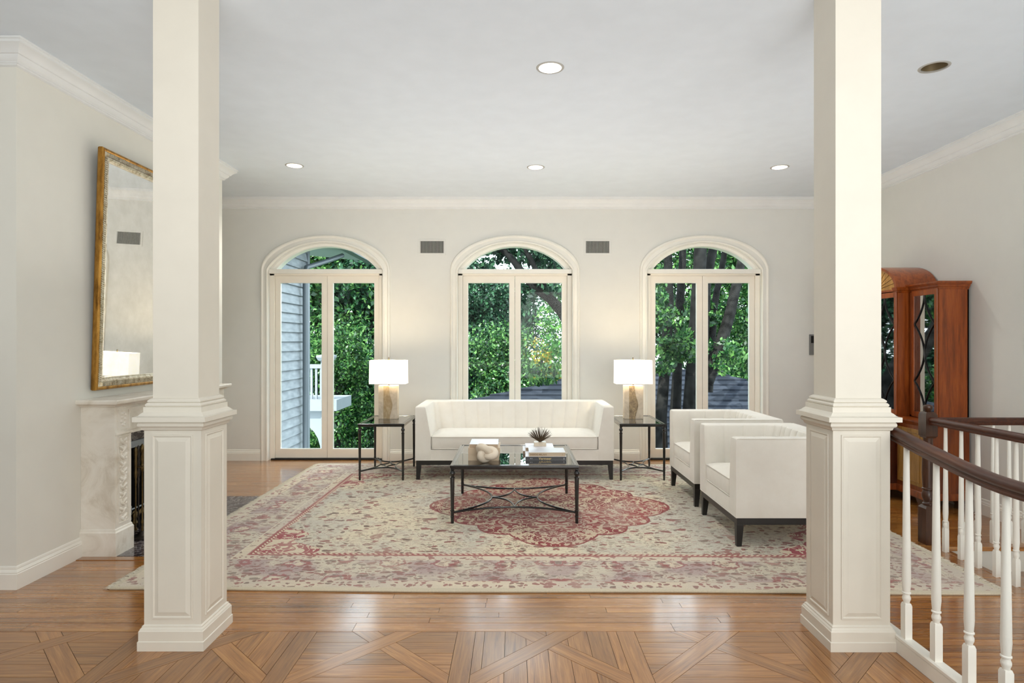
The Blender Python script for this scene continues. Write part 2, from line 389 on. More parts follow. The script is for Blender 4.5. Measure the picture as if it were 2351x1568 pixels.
# border board and strip floor
x = -5.0
while x < XC:
    L = 1.6 + random.random(); wood_piece('floor_plank', rectp(x, min(x + L, XC), YP + 0.001, YP + 0.095), 0, 'oak_strip'); x += L
HX0, HX1, HY0, HY1 = -3.3, -2.43, 4.25, 5.90       # hearth
far = MB(); nparts = 0
y = YP + 0.096; RW = 0.062
rows = []
yy = 1.9
def strip_row(y0, xa, xb, as_part):
    global nparts
    x = xa - random.random() * 0.9
    while x < xb:
        L = 0.7 + random.random() * 0.9; a, b = max(x, xa), min(x + L, xb)
        if b - a > 0.02:
            if as_part: wood_piece('floor_plank', rectp(a, b, y0, y0 + RW), 0, 'oak_strip'); nparts += 1
            else: far.prism(rectp(a + .0006, b - .0006, y0 + .0006, y0 + RW - .0006), -0.012, random.uniform(-0.0003, 0.0003))
        x += L
yy = y
while yy < YB + 0.12:
    segs_ = [(-3.1 if yy > 3.7 else -5.0, 3.10 if yy < 4.46 else XR + 0.1)]
    if yy > 6.3: segs_ = [(-4.1, XR + 0.1)]
    if HY0 - 0.07 < yy < HY1: segs_ = [(HX1, 3.10 if yy < 4.46 else XR + 0.1)]
    for a, b in segs_:
        part_ = yy < 4.05
        if part_ and yy > 3.75:       # under the rug nothing shows
            strip_row(yy, a, -2.3, True); strip_row(yy, -2.3, 2.8, False); strip_row(yy, 2.8, b, True)
        else: strip_row(yy, a, b, part_)
    yy += RW
yy = 2.2
while yy < YP + 0.09:
    strip_row(yy, 1.895, 3.10, True); yy += RW
obj('floor_plank', far, 'oak_strip_joined', parent=floor, kind='stuff')
wood_piece('hearth_border', rectp(-3.1, HX1, HY0 - 0.075, HY0 - 0.008), 0, 'oak_strip', 0.004)
obj('stair_nosing', MB().box(3.10, XR, 4.44, 4.50, -0.03, 0.002), 'oak_strip', parent=floor, bevel=0.008)
obj('stair_nosing', MB().box(3.075, 3.13, 1.2, 4.44, -0.03, 0.002), 'oak_strip', parent=floor, bevel=0.008)
# stairwell
st = MB(); st.box(3.09, XR, 4.48, 4.56, -1.6, -0.03); st.box(3.04, 3.10, 1.2, 4.48, -1.6, -0.03); st.box(XR, XR + .1, 1.2, 4.5, -1.6, 0.0); st.box(3.04, XR + .1, 1.15, 1.25, -1.6, -0.16)
struct('trim_1', st, 'wall_paint')
sw = MB()
for i in range(7): sw.box(3.10, XR, 4.48 - 0.27 * (i + 1), 4.48 - 0.27 * i, -1.7, -0.19 * (i + 1))
struct('trim_2', sw, 'oak_strip')
# walls
def arch_in(x): return 2.106 + 0.645 * math.sqrt(max(0, 1 - (x / 0.813) ** 2))
NA = 28
HWI = 0.7225
inner = [(-HWI, 0.0), (-HWI, 1.2)] + [(-HWI * math.cos(PI * i / NA), arch_in(HWI * math.cos(PI * i / NA))) for i in range(NA + 1)] + [(HWI, 1.2), (HWI, 0.0)]
outer = [(-0.8145, 0.0), (-0.8145, 1.2)] + [(-0.8145 * math.cos(PI * i / NA), 2.397 + 0.443 * math.sin(PI * i / NA)) for i in range(NA + 1)] + [(0.8145, 1.2), (0.8145, 0.0)]
wb = MB(); T = 0.16
for y0, fl_ in ((YB, 1), (YB + T, -1)):
    xs = [-4.2] + [x for d in DOORX for x in (d - HWI, d + HWI)] + [XR + 0.2]
    def quad(a, b, c, d): wb.add([a, b, c, d], [(0, 1, 2, 3) if fl_ > 0 else (3, 2, 1, 0)])
    for k in range(0, len(xs), 2): quad((xs[k], y0, -0.1), (xs[k + 1], y0, -0.1), (xs[k + 1], y0, CZ + .15), (xs[k], y0, CZ + .15))
    for d in DOORX:
        for i in range(NA):
            x0, x1 = inner[2 + i][0], inner[3 + i][0]
            quad((d + x0, y0, inner[2 + i][1]), (d + x1, y0, inner[3 + i][1]), (d + x1, y0, CZ + .15), (d + x0, y0, CZ + .15))
for d in DOORX:
    wb.loft([[(d + x, YB, z), (d + x, YB + T, z)] for x, z in inner], caps=False, closed=False)
struct('wall_back', wb, 'wall_paint_cool')
w = MB(); w.box(XR, XR + 0.15, -3.0, YB + .1, -0.01, CZ + .15); struct('wall_right', w, 'wall_paint_cool')
# chimney breast with the firebox opening (opening Y 4.62..5.48, z 0..0.72)
w = MB(); w.box(XL - 1.0, XL, 3.70, 4.55, -0.01, CZ + .15); w.box(XL - 1.0, XL, 5.55, 6.31, -0.01, CZ + .15); w.box(XL - 1.0, XL, 4.55, 5.55, 0.78, CZ + .15)
w.box(XL - 1.0, XL - 0.5, 4.55, 5.55, -0.01, 0.78)
struct('wall_left', w, 'wall_paint')
w = MB(); w.box(-4.2, -4.0, 6.31, YB, -0.01, CZ + .15); struct('wall_alcove', w, 'wall_paint')
w = MB(); w.box(-5.2, XL - 1.0, 3.70, 3.85, -0.01, CZ + .15); w.box(-5.2, -5.05, -3.0, 3.7, -.01, CZ + .15); struct('wall_foyer', w, 'wall_paint')
w = MB(); w.box(-5.2, XR + .15, -3.15, -3.0, -.01, CZ + .15); struct('wall_front', w, 'wall_paint')
# ceiling with round openings for the recessed lights
LIGHTS = [(0.238, 4.01, 1), (-2.246, 6.24, 1), (0.225, 6.30, 1), (2.745, 6.30, 1), (2.757, 4.00, 0)]
RL = 0.078
gx = sorted({-5.2, XR + .15} | {round(l[0] + s_, 3) for l in LIGHTS for s_ in (-.14, .14)}); gy = sorted({-3.15, YB + .15} | {round(l[1] + s_, 3) for l in LIGHTS for s_ in (-.14, .14)})
ce = MB()
for i in range(len(gx) - 1):
    for j in range(len(gy) - 1):
        x0, x1, y0, y1 = gx[i], gx[i + 1], gy[j], gy[j + 1]
        hit = [l for l in LIGHTS if x0 - 1e-6 <= l[0] <= x1 + 1e-6 and y0 - 1e-6 <= l[1] <= y1 + 1e-6]
        if not hit: ce.add([(x0, y0, CZ), (x0, y1, CZ), (x1, y1, CZ), (x1, y0, CZ)], [(0, 1, 2, 3)]); continue
        lx, ly, _ = hit[0]; n = 32; vs_, fs_ = [], []
        for k in range(n):
            a = 2 * PI * k / n; c_, s_ = math.cos(a), math.sin(a)
            t = min((x1 - lx) / c_ if c_ > 1e-9 else 1e9, (x0 - lx) / c_ if c_ < -1e-9 else 1e9, (y1 - ly) / s_ if s_ > 1e-9 else 1e9, (y0 - ly) / s_ if s_ < -1e-9 else 1e9)
            vs_ += [(lx + RL * c_, ly + RL * s_, CZ), (lx + t * c_, ly + t * s_, CZ)]
        for k in range(n):
            m_ = (k + 1) % n; fs_.append((2 * k, 2 * m_, 2 * m_ + 1, 2 * k + 1))
        # corner fills
        ce.add(vs_, fs_)
        for cx_, cy_ in ((x0, y0), (x1, y0), (x1, y1), (x0, y1)):
            near = sorted(range(n), key=lambda k: (vs_[2 * k + 1][0] - cx_) ** 2 + (vs_[2 * k + 1][1] - cy_) ** 2)[:2]
            ce.add([vs_[2 * near[0] + 1], vs_[2 * near[1] + 1], (cx_, cy_, CZ)], [(0, 1, 2)])
ce.box(-5.2, XR + .15, -3.15, YB + .15, CZ + 0.15, CZ + 0.25)
struct('ceiling', ce, 'ceiling_paint')
# crown and baseboards swept along the walls (room on the right-hand side of the path)
def miter_path(path):
    P = [Vector((x, y)) for x, y in path]; out = []
    for i in range(len(P)):
        ns = []
        if i > 0: d = (P[i] - P[i - 1]).normalized(); ns.append(Vector((d.y, -d.x)))
        if i < len(P) - 1: d = (P[i + 1] - P[i]).normalized(); ns.append(Vector((d.y, -d.x)))
        if len(ns) == 1: out.append((P[i], ns[0]))
        else:
            m_ = (ns[0] + ns[1]); m_ = m_ / (m_.dot(ns[0])); out.append((P[i], m_))
    return out
def sweep(path, prof, seg_names, m):
    mp = miter_path(path)
    for i, nm in enumerate(seg_names):
        if nm is None: continue
        rings = [[(p.x + n_.x * o, p.y + n_.y * o, z) for o, z in prof] for p, n_ in (mp[i], mp[i + 1])]
        o = struct(nm, MB().loft(rings), m, smooth=32); fixn(o)
crown = [(0.0, CZ + .01), (0.115, CZ + .01), (0.115, CZ - .012), (0.108, CZ - .014), (0.108, CZ - .030), (0.098, CZ - .036), (0.085, CZ - .045), (0.070, CZ - .060), (0.060, CZ - .075),
         (0.052, CZ - .077), (0.048, CZ - .090), (0.036, CZ - .105), (0.026, CZ - .112), (0.026, CZ - .118), (0.018, CZ - .121), (0.018, CZ - .129), (0.010, CZ - .132), (0.0, CZ - .134)]
path = [(-5.05, 3.70), (XL, 3.70), (XL, 6.31), (-4.0, 6.31), (-4.0, YB), (XR, YB), (XR, -3.0)]
sweep(path, crown, ['trim_3', 'trim_4', 'trim_5', 'trim_6', 'trim_7', 'trim_8'], 'crown_paint')
base = [(0.0, 0.0), (0.020, 0.0), (0.020, 0.092), (0.016, 0.097), (0.018, 0.102), (0.014, 0.112), (0.009, 0.118), (0.010, 0.124), (0.006, 0.134), (0.0, 0.138)]
sweep([(-5.05, 3.70), (XL, 3.70), (XL, 4.25)], base, ['baseboard_foyer', 'baseboard_left'], 'trim_paint')
sweep([(XL, 5.86), (XL, 6.31), (-4.0, 6.31), (-4.0, YB), (DOORX[0] - .8145, YB)], base, ['baseboard_hearth', 'baseboard_alcove', 'baseboard_alcove_left', 'baseboard_back'], 'trim_paint')
sweep([(DOORX[0] + .8145, YB), (DOORX[1] - .8145, YB)], base, ['baseboard_back'], 'trim_paint')
sweep([(DOORX[1] + .8145, YB), (DOORX[2] - .8145, YB)], base, ['baseboard_back'], 'trim_paint')
sweep([(DOORX[2] + .8145, YB), (XR, YB), (XR, 4.5)], base, ['baseboard_back', 'baseboard_right'], 'trim_paint')
# arched doors
YD = 7.76
for di, dx in enumerate(DOORX):
    r = struct_root('door_%d' % (di + 1), (dx, YB, 0))
    cas = [(0, 0.0), (0, 0.030), (0.10, 0.036), (0.22, 0.030), (0.26, 0.020), (0.62, 0.016), (0.70, 0.024), (0.80, 0.030), (0.93, 0.026), (1.0, 0.012), (1.0, 0.0)]
    o = obj('casing', MB().band(inner, outer, cas, lambda d: -d), 'trim_paint', parent=r, smooth=35); fixn(o)
    # fixed frame: jambs, head, transom bar and fanlight rim
    fr = MB(); fr.box(-HWI, -0.664, 0.045, 0.13, 0, 2.37); fr.box(0.664, HWI, 0.045, 0.13, 0, 2.37); fr.box(-HWI, HWI, 0.045, 0.13, 2.335, 2.37)
    obj('door_frame', fr, 'door_paint', parent=r, bevel=0.003)
    obj('transom_bar', box(-HWI, HWI, 0.012, 0.13, 2.358, 2.415), 'trim_paint', parent=r, bevel=0.006)
    ar_i = [(x, max(2.41, z)) for x, z in inner[2:-2]]
    gl = []
    for x, z in ar_i:
        x2 = x * 0.94; z2 = max(2.412, arch_in(x2 / 0.94) - 0.045) if abs(x) < HWI - 1e-6 else 2.412
        gl.append((x2, z2))
    o = obj('fanlight_frame', MB().band(gl, ar_i, [(0, 0.02), (0, -0.11), (1, -0.11), (1, 0.03), (0.6, 0.035), (0.3, 0.02)], lambda d: 0.06 - d), 'trim_paint', parent=r, smooth=40); fixn(o)
    obj('pane', MB().prism_y([p for p in gl[::-1]], 0.085, 0.089), 'window_glass', parent=r)
    obj('threshold', box(-0.70, 0.70, 0.02, 0.16, 0.0, 0.018), 'dark_gap', parent=r)
    for s in (-1, 1):
        a, b = (-0.661, -0.002) if s < 0 else (0.002, 0.661); pa, pb = (-0.603, -0.0665) if s < 0 else (0.0665, 0.603)
        lf = MB(); lf.box(a, pa, 0.07, 0.115, 0.02, 2.334); lf.box(pb, b, 0.07, 0.115, 0.02, 2.334)
        lf.box(pa, pb, 0.07, 0.115, 0.02, 0.129); lf.box(pa, pb, 0.07, 0.115, 2.251, 2.334)
        leaf_ = obj('door_leaf', lf, 'door_paint', parent=r)
        obj('pane', box(pa, pb, 0.09, 0.094, 0.129, 2.251), 'window_glass', parent=leaf_)
        bd = MB()
        for (x0, x1, z0, z1) in ((pa, pa + .007, .129, 2.251), (pb - .007, pb, .129, 2.251), (pa + .007, pb - .007, .129, .136), (pa + .007, pb - .007, 2.244, 2.251)): bd.box(x0, x1, 0.074, 0.108, z0, z1)
        obj('glazing_bead', bd, 'trim_paint', parent=leaf_)
# recessed ceiling lights
for k, (lx, ly, on) in enumerate(LIGHTS):
    lab = {0: 'lit recessed ceiling light nearest the camera, above the middle of the room', 1: 'lit recessed ceiling light above the left arched door',
           2: 'lit recessed ceiling light in front of the middle arched door', 3: 'lit recessed ceiling light above the right arched door, beside the right column',
           4: 'unlit recessed ceiling light with a brownish reflector, right of the right column'}[k]
    t = thing('recessed_light', lab, 'ceiling light', (lx, ly, CZ), group='recessed ceiling lights')
    obj('trim_ring', MB().loft([[(r_ * math.cos(2 * PI * i / 32), r_ * math.sin(2 * PI * i / 32), z) for i in range(32)] for r_, z in ((RL - .003, 0.004), (RL - .003, -0.003), (RL + .004, -0.005), (RL + .012, -0.003), (RL + .015, 0.0005))], caps=False), 'light_trim', parent=t, smooth=50)
    n = 32; prof = [(RL, 0.0), (RL * .97, 0.03), (RL * .9, 0.06), (RL * .78, 0.085)]
    o = obj('reflector', MB().loft([[(r_ * math.cos(2 * PI * i / n), r_ * math.sin(2 * PI * i / n), z) for i in range(n)] for r_, z in prof], caps=False), 'light_baffle' if on else 'baffle_off', parent=t, smooth=60)
    obj('lamp', MB().lathe([(RL * .8, 0.083), (RL * .8, 0.075), (0.03, 0.068)], seg=24), 'bulb' if on else 'baffle_off', parent=t, smooth=30)
    if on:
        d = bpy.data.lights.new('recessed_spot', 'SPOT'); d.energy = 42; d.spot_size = math.radians(120); d.spot_blend = 0.8; d.color = (1, 0.97, 0.91); d.shadow_soft_size = 0.05
        lo = bpy.data.objects.new('recessed_spot', d); COL.objects.link(lo); lo.location = (0, 0, 0.03); lo.parent = t
# wall vents
def vent(px, label):
    X = (px - 1180) * YB / 1400; t = thing('wall_vent', label, 'vent', (X, YB, 2.69), group='air vents on the back wall')
    fr = MB(); fr.box(-.175, .175, -.006, 0, .075, .098); fr.box(-.175, .175, -.006, 0, -.098, -.075); fr.box(-.175, -.148, -.006, 0, -.075, .075); fr.box(.148, .175, -.006, 0, -.075, .075)
    obj('frame', fr, 'wall_paint_cool', parent=t, bevel=0.002); obj('duct', box(-.148, .148, -.002, .0, -.075, .075), 'vent_dark', parent=t)
    sl = MB()
    for i in range(17):
        xx = -.14 + i * .0175; sl.box(xx - .0035, xx + .0035, -.007, -.002, -.073, .073)
    obj('slats', sl, 'vent_slat', parent=t, kind='stuff')
vent(992, 'small air vent with dark slats between the left and middle arches')
vent(1372, 'small air vent with dark slats between the middle and right arches')
t = thing('wall_panel', 'grey control panel on the back wall beside the right column', 'panel', (3.79, YB, 1.46))
obj('plate', box(-.07, .07, -.012, 0, -.13, .13), 'panel_grey', parent=t, bevel=.004); obj('screen', box(-.05, .05, -.014, -.012, .02, .11), 'dark_gap', parent=t)

# ---------------------------------------------------------------- columns
def column(cx, y0, dp, label):
    hp = 0.139; cy = y0 + 0.02 + dp / 2; sy = dp / (2 * hp)
    t = thing('column', label, 'column', (cx, cy, 0))
    def sq(name, prof, m='column_paint', smooth=None):
        return obj(name, MB().loft([[(-(h + e * 0), -(h * 0 + (dp / 2 + (h - hp))), z), (h, -(dp / 2 + (h - hp)), z), (h, (dp / 2 + (h - hp)), z), (-h, (dp / 2 + (h - hp)), z)] for h, z, e in [(p[0], p[1], 0) for p in prof]]), m, parent=t, smooth=smooth)
    sq('plinth', [(.161, 0), (.161, .044), (.157, .047), (.157, .093), (.154, .097), (.152, .103), (.146, .110), (.146, .115), (.139, .121), (.12, .121)])
    pd = hp
    sq('pedestal', [(.139, .119), (.139, 1.072)])
    sq('cap', [(.12, 1.066), (.141, 1.066), (.147, 1.07), (.149, 1.078), (.152, 1.083), (.156, 1.084), (.160, 1.089), (.161, 1.096), (.159, 1.103), (.155, 1.108), (.155, 1.110),
               (.176, 1.111), (.176, 1.134), (.166, 1.135), (.158, 1.140), (.151, 1.148), (.145, 1.153), (.142, 1.155), (.142, 1.180), (.133, 1.181), (.137, 1.186), (.137, 1.192), (.131, 1.199), (.126, 1.200),
               (.130, 1.205), (.129, 1.211), (.121, 1.218), (.113, 1.222), (.10, 1.222)], smooth=30)
    sq('shaft', [(.112, 1.215), (.112, CZ + .005)])
    for face in range(4):       # raised panel in a recessed frame, one per side
        w2 = (pd if face % 2 == 0 else dp / 2); d2 = (dp / 2 if face % 2 == 0 else pd)
        hw = w2 - 0.040; z0, z1 = 0.15, 1.045
        def rg(off, depth): return [(-hw + off, -depth, z0 + off), (hw - off, -depth, z0 + off), (hw - off, -depth, z1 - off), (-hw + off, -depth, z1 - off)]
        mb = MB()
        # outer bead then sunken field then raised centre
        rings = [rg(-0.001, d2 + .0005), rg(0.0, d2 + .005), rg(.007, d2 + .005), rg(.011, d2 + .0008), rg(.0125, d2 + .0008), rg(.0305, d2 + .006), rg(.032, d2 + .0068)]
        mb.loft(rings, caps=False); n_ = len(mb.v); mb.f.append((n_ - 4, n_ - 3, n_ - 2, n_ - 1))
        mb.xf(Matrix.Rotation(face * PI / 2, 4, 'Z'))
        obj('panel', mb, 'column_paint', parent=t)
    return t
column(-1.664, 2.953, 0.265, 'white square column on a panelled pedestal left of the sitting area, beside the fireplace')
column(1.690, 2.945, 0.270, 'white square column on a panelled pedestal right of the sitting area, beside the banister')

# ---------------------------------------------------------------- fireplace, mirror, tools
t = thing('fireplace', 'white marble fireplace surround with carved vine panels, on the left wall', 'fireplace', (XL, 5.05, 0))
A0, A1 = 4.25, 5.85; XF = -2.78
obj('shelf', MB().loft([[(XL, A0 - .05 - e, z), (XF + .045 + e, A0 - .05 - e, z), (XF + .045 + e, A1 + .05 + e, z), (XL, A1 + .05 + e, z)] for e, z in ((-.035, 1.045), (-.03, 1.052), (-.012, 1.06), (0, 1.066), (0.004, 1.075), (0.004, 1.088), (0, 1.094))]), 'marble', parent=t, world=True, smooth=30)
for (a, b) in ((A0, A0 + .18), (A1 - .18, A1)):
    lg = obj('leg', MB().box(XL, XF, a, b, 0.19, 1.045), 'marble', parent=t, world=True, bevel=.002)
    obj('base_block', MB().loft([[(XL, a - e, z), (XF + e, a - e, z), (XF + e, b + e, z), (XL, b + e, z)] for e, z in ((.012, 0.0), (.012, .165), (.006, .175), (.004, .185), (0, .192))]), 'marble', parent=t, world=True)
    pn = MB(); pr = .006
    for (z0, z1) in ((.215, .835), (.875, 1.02)):
        for q in ((a + .028, a + .036, z0, z1), (b - .036, b - .028, z0, z1), (a + .036, b - .036, z0, z0 + .008), (a + .036, b - .036, z1 - .008, z1)): pn.box(XF, XF + pr, q[0], q[1], q[2], q[3])
    pn.box(XF, XF + .01, a, b, .845, .86)
    obj('moulding', pn, 'marble', parent=t, world=True)
    cv = MB(); mid = (a + b) / 2; n = 11
    for i in range(n):      # carved vine: alternating pointed leaves and berries along a stem
        zc = .245 + i * .054; s = 1 if i % 2 else -1
        for k, (dy, dz, l, wd, ang) in enumerate(((0.012 * s, 0, .034, .013, .9 * s), (-.02 * s, .012, .03, .011, -1.0 * s), (.028 * s, .02, .014, .009, 0), (-.034 * s, -.01, .012, .009, 0.3))):
            rings = []
            for u in (-1, -.6, 0, .6, 1):
                rr = math.sqrt(max(0.0, 1 - u * u)) * wd + .0008; cy_ = mid + dy + math.sin(ang) * u * l; cz_ = zc + dz + math.cos(ang) * u * l
                rings.append([(XF + rr * .55 * max(-.1, math.sin(th)) , cy_ + rr * math.cos(th) * math.cos(ang), cz_ - rr * math.cos(th) * math.sin(ang)) for th in [PI * q / 5 for q in range(6)]])
            cv.loft(rings, caps=False, closed=False)
    for i in range(9):
        a_ = i * 2 * PI / 9
        cv.lathe([(.011, 0), (.008, .006), (.002, .009)], 0, 0, 8)
        k = len(cv.v) - 24
        cv.v[k:] = [(XF + z_, mid + .028 * math.cos(a_) * (1 if i % 2 else .6) + x_, .948 + .045 * math.sin(a_) + y_) for x_, y_, z_ in cv.v[k:]]
    obj('carving', cv, 'marble', parent=t, world=True, smooth=60, kind='stuff')
obj('frieze', MB().box(XL, XF - .03, A0 + .18, A1 - .18, .83, 1.045), 'marble', parent=t, world=True)
fm = MB()
for q in ((A0 + .205, A0 + .213, .86, 1.02), (A1 - .213, A1 - .205, .86, 1.02), (A0 + .213, A1 - .213, .86, .868), (A0 + .213, A1 - .213, 1.012, 1.02)): fm.box(XF - .03, XF - .022, *q)
obj('frieze_moulding', fm, 'marble', parent=t, world=True)
sl = MB(); sl.box(XL, XL + .03, A0 + .18, 4.62, 0, .83); sl.box(XL, XL + .03, 5.48, A1 - .18, 0, .83); sl.box(XL, XL + .03, 4.62, 5.48, .72, .83)
obj('slip', sl, 'dark_marble', parent=t, world=True)
hd = MB(); hd.box(XL + .02, XL + .045, 4.60, 5.50, .67, .722); hd.box(XL + .02, XL + .045, 4.60, 4.625, 0, .67); hd.box(XL + .02, XL + .045, 5.475, 5.50, 0, .67)
obj('firebox_frame', hd, 'steel', parent=t, world=True)
fb = MB(); fb.box(XL - .49, XL - .46, 4.55, 5.55, 0, .78); fb.box(XL - .49, XL + .02, 4.55, 4.60, 0, .78); fb.box(XL - .49, XL + .02, 5.50, 5.55, 0, .78); fb.box(XL - .49, XL + .02, 4.6, 5.5, .72, .78)
obj('firebox', fb, 'dark_gap', parent=t, world=True)
o = obj('hearth', MB().box(XL + .002, HX1, HY0, HY1, -0.012, 0.004), 'dark_marble', loc=(-2.8, 5.05, 0), world=True, label='dark veined marble hearth slab set flush in the floor before the fireplace', category='hearth')
t = thing('andirons', 'low brass and iron log grate inside the firebox', 'andirons', (-3.02, 4.95, 0.004))
gm = MB(); gm.tube([(0, -.2, .17), (0, .45, .17)], .008, 8)
for k in (-.15, .35): gm.tube([(0, k, 0), (0, k, .2)], .012, 8); 
obj('rail', gm, 'steel', parent=t)
for k in (-.15, .35): obj('finial', MB().lathe([(.02, 0), (.028, .02), (.012, .04), (.03, .07), (.012, .1), (.02, .13), (.004, .15)], 0.03, k, 12), 'brass', parent=t, smooth=60)
obj('rail_ornament', MB().loft([[(.012 + .005 * math.sin(i), -.14 + i * .02, .10 + .018 * math.sin(i * 1.3)), (.02, -.14 + i * .02, .12), (.012, -.14 + i * .02, .145 + .012 * math.sin(i * 1.3)), (.004, -.14 + i * .02, .12)] for i in range(24)]), 'brass', parent=t)
t = thing('fire_tools', 'set of dark brass fire tools on a round stand in front of the firebox', 'fire tools', (-2.84, 4.66, 0.004))
obj('stand_base', MB().lathe([(.085, 0), (.088, .008), (.08, .016), (.05, .022), (.03, .035), (.018, .05)], seg=28), 'pewter', parent=t, smooth=50)
obj('stand_pole', MB().lathe([(.01, .04), (.007, .1), (.012, .12), (.006, .14), (.006, .50), (.014, .52), (.018, .54), (.008, .56), (.014, .60), (.009, .64), (.016, .66), (.018, .68), (.012, .70), (.003, .715)], seg=14), 'brass', parent=t, smooth=60)
obj('hook_plate', MB().lathe([(.008, .535), (.045, .54), (.045, .546), (.008, .55)], seg=12), 'brass', parent=t)
for k in range(4):
    a = PI / 4 + k * PI / 2 + .3; x_, y_ = .05 * math.cos(a), .05 * math.sin(a)
    obj(('poker', 'tongs', 'shovel', 'brush')[k], MB().lathe([(.003, .06), (.006, .07), (.0055, .40), (.009, .43), (.006, .45), (.010, .47), (.013, .50), (.008, .53), (.012, .57), (.009, .61), (.013, .65), (.012, .68), (.003, .70)], x_, y_, 10), 'pewter' if k % 2 else 'brass', parent=t, smooth=60)
ft = MB()
for k in range(3):
    a = k * 2 * PI / 3; ft.tube([(.03 * math.cos(a), .03 * math.sin(a), .05), (.07 * math.cos(a), .07 * math.sin(a), .065), (.1 * math.cos(a), .1 * math.sin(a), .04), (.092 * math.cos(a), .092 * math.sin(a), .02), (.08 * math.cos(a), .08 * math.sin(a), .03)], .008, 8)
obj('scroll_feet', ft, 'pewter', parent=t, smooth=60)
# mirror: built upright facing +X, then leaned forward
MY0, MY1, MH = 4.33, 5.77, 1.735
t = thing('mirror', 'tall gilt framed mirror leaning forward above the fireplace', 'mirror', (XL + .012, 5.05, 1.152))
t.rotation_euler = (0, math.radians(1.7), 0)
a, b = MY0 - 5.05, MY1 - 5.05
def rr4(a0, b0, z0, z1, x): return [(x, a0, z0), (x, b0, z0), (x, b0, z1), (x, a0, z1)]
def frame_rings(seq): return [rr4(a + o_, b - o_, o_, MH - o_, x) for o_, x in seq]
mo = MB(); mo.loft(frame_rings([(0.004, 0), (0, .01), (0, .034), (.006, .040), (.018, .042), (.024, .038)]), caps=False)
obj('frame', mo, 'gilt', parent=t)
mo = MB(); mo.loft(frame_rings([(.024, .038), (.026, .034), (.056, .030), (.058, .036), (.064, .036), (.072, .028), (.080, .024), (.083, .028), (.088, .024), (.088, .012)]), caps=False)
obj('inner_frame', mo, 'silver_leaf', parent=t)
rb = MB()
n = int((b - a - .12) / .0155)
for k in range(n):
    yk = a + .06 + (k + .5) * (b - a - .12) / n
    for zc in (.041, MH - .041): rb.box(.030, .0405, yk - .0042, yk + .0042, zc - .014, zc + .014)
n = int((MH - .12) / .0155)
for k in range(n):
    zk = .06 + (k + .5) * (MH - .12) / n
    for yc in (a + .041, b - .041): rb.box(.030, .0405, yc - .014, yc + .014, zk - .0042, zk + .0042)
obj('fluting', rb, 'silver_leaf', parent=t, kind='stuff')
obj('glass', box(.010, .016, a + .08, b - .08, .08, MH - .08), 'mirror', parent=t)
obj('backing', box(-.002, .010, a + .006, b - .006, .006, MH - .006), 'dark_gap', parent=t)

# ---------------------------------------------------------------- rug
RX, RY, RC = 2.68, 1.885, (0.262, 5.52)
g = G('persian_rug'); c = g.coord(); x_, y_, z_ = g.xyz(c)
u = g.math('ABSOLUTE', x_); v = g.math('ABSOLUTE', y_)
sym = g.vec(g.math('ABSOLUTE', g.sub(x_, 0.055)), v)
um = g.math('ABSOLUTE', g.sub(x_, 0.055))

wob = g.noise(sym, 7, 3, 0.6, color=True)
wobv = g.scale(g.vadd(wob, (-.5, -.5, -.5)), (0.14, 0.09, 0))
sw_ = g.vadd(sym, wobv)
ed = g.math('MINIMUM', g.sub(RX, u), g.sub(RY, v))
cream, sand, greyc = lin(214, 202, 174), lin(206, 190, 158), lin(188, 184, 170)
red, rose, brown, olive = lin(132, 38, 40), lin(172, 108, 102), lin(84, 48, 38), lin(128, 122, 98)
dull = g.noise(c, 1.1, 4, 0.6)
field = g.mix(g.step(dull, 0.38, 0.62), cream, greyc)
# small sprigs
v1 = g.voro(g.vadd(g.scale(sw_, (13, 19, 1)), (3.3, 1.7, 0)), 1.0)
r1, r2, r3 = g.xyz(v1[1])
dash = g.mul(g.lt(v1[0], g.mul(0.5, r2)), g.gt(r1, 0.12))
field = g.mix(g.mul(dash, 0.85), field, g.mix(r3, red, brown))
v1c = g.voro(g.vadd(g.scale(sw_, (34, 62, 1)), (2.3, 8.7, 0)), 1.0); w1, w2, w3 = g.xyz(v1c[1])
field = g.mix(g.mul(g.mul(g.lt(v1c[0], g.mul(0.55, w2)), g.gt(w1, 0.3)), 0.5), field, g.mix(w3, rose, olive))
v1b = g.voro(g.vadd(g.scale(sw_, (24, 40, 1)), (9.3, 4.7, 0)), 1.0); q1, q2, q3 = g.xyz(v1b[1])
dash2 = g.mul(g.lt(v1b[0], g.mul(0.5, q2)), g.gt(q1, 0.25))
field = g.mix(g.mul(dash2, 0.6), field, g.mix(q3, brown, olive))
# larger blossoms
v2 = g.voro(g.vadd(g.scale(sw_, (2.6, 3.0, 1)), (1.3, 5.2, 0)), 1.0); b1, b2, b3 = g.xyz(v2[1])
nb = g.noise(sw_, 16, 2)
bl = g.mul(g.lt(g.add(v2[0], g.mul(g.sub(nb, .5), .55)), g.mul(.25, b2)), g.gt(b1, .35))
field = g.mix(g.mul(bl, .75), field, g.mix(g.gt(b3, .5), red, g.mix(.4, rose, olive)))
# vines
vn = g.noise(sw_, 4.2, 3, 0.6, 0.8)
vine = g.lt(g.math('ABSOLUTE', g.sub(vn, 0.5)), 0.008)
vine2 = g.lt(g.math('ABSOLUTE', g.sub(g.noise(sw_, 7.5, 2, 0.6, 1.2), 0.46)), 0.010)
field = g.mix(g.mul(g.math('MAXIMUM', vine, vine2), .5), field, g.mix(.5, brown, rose))
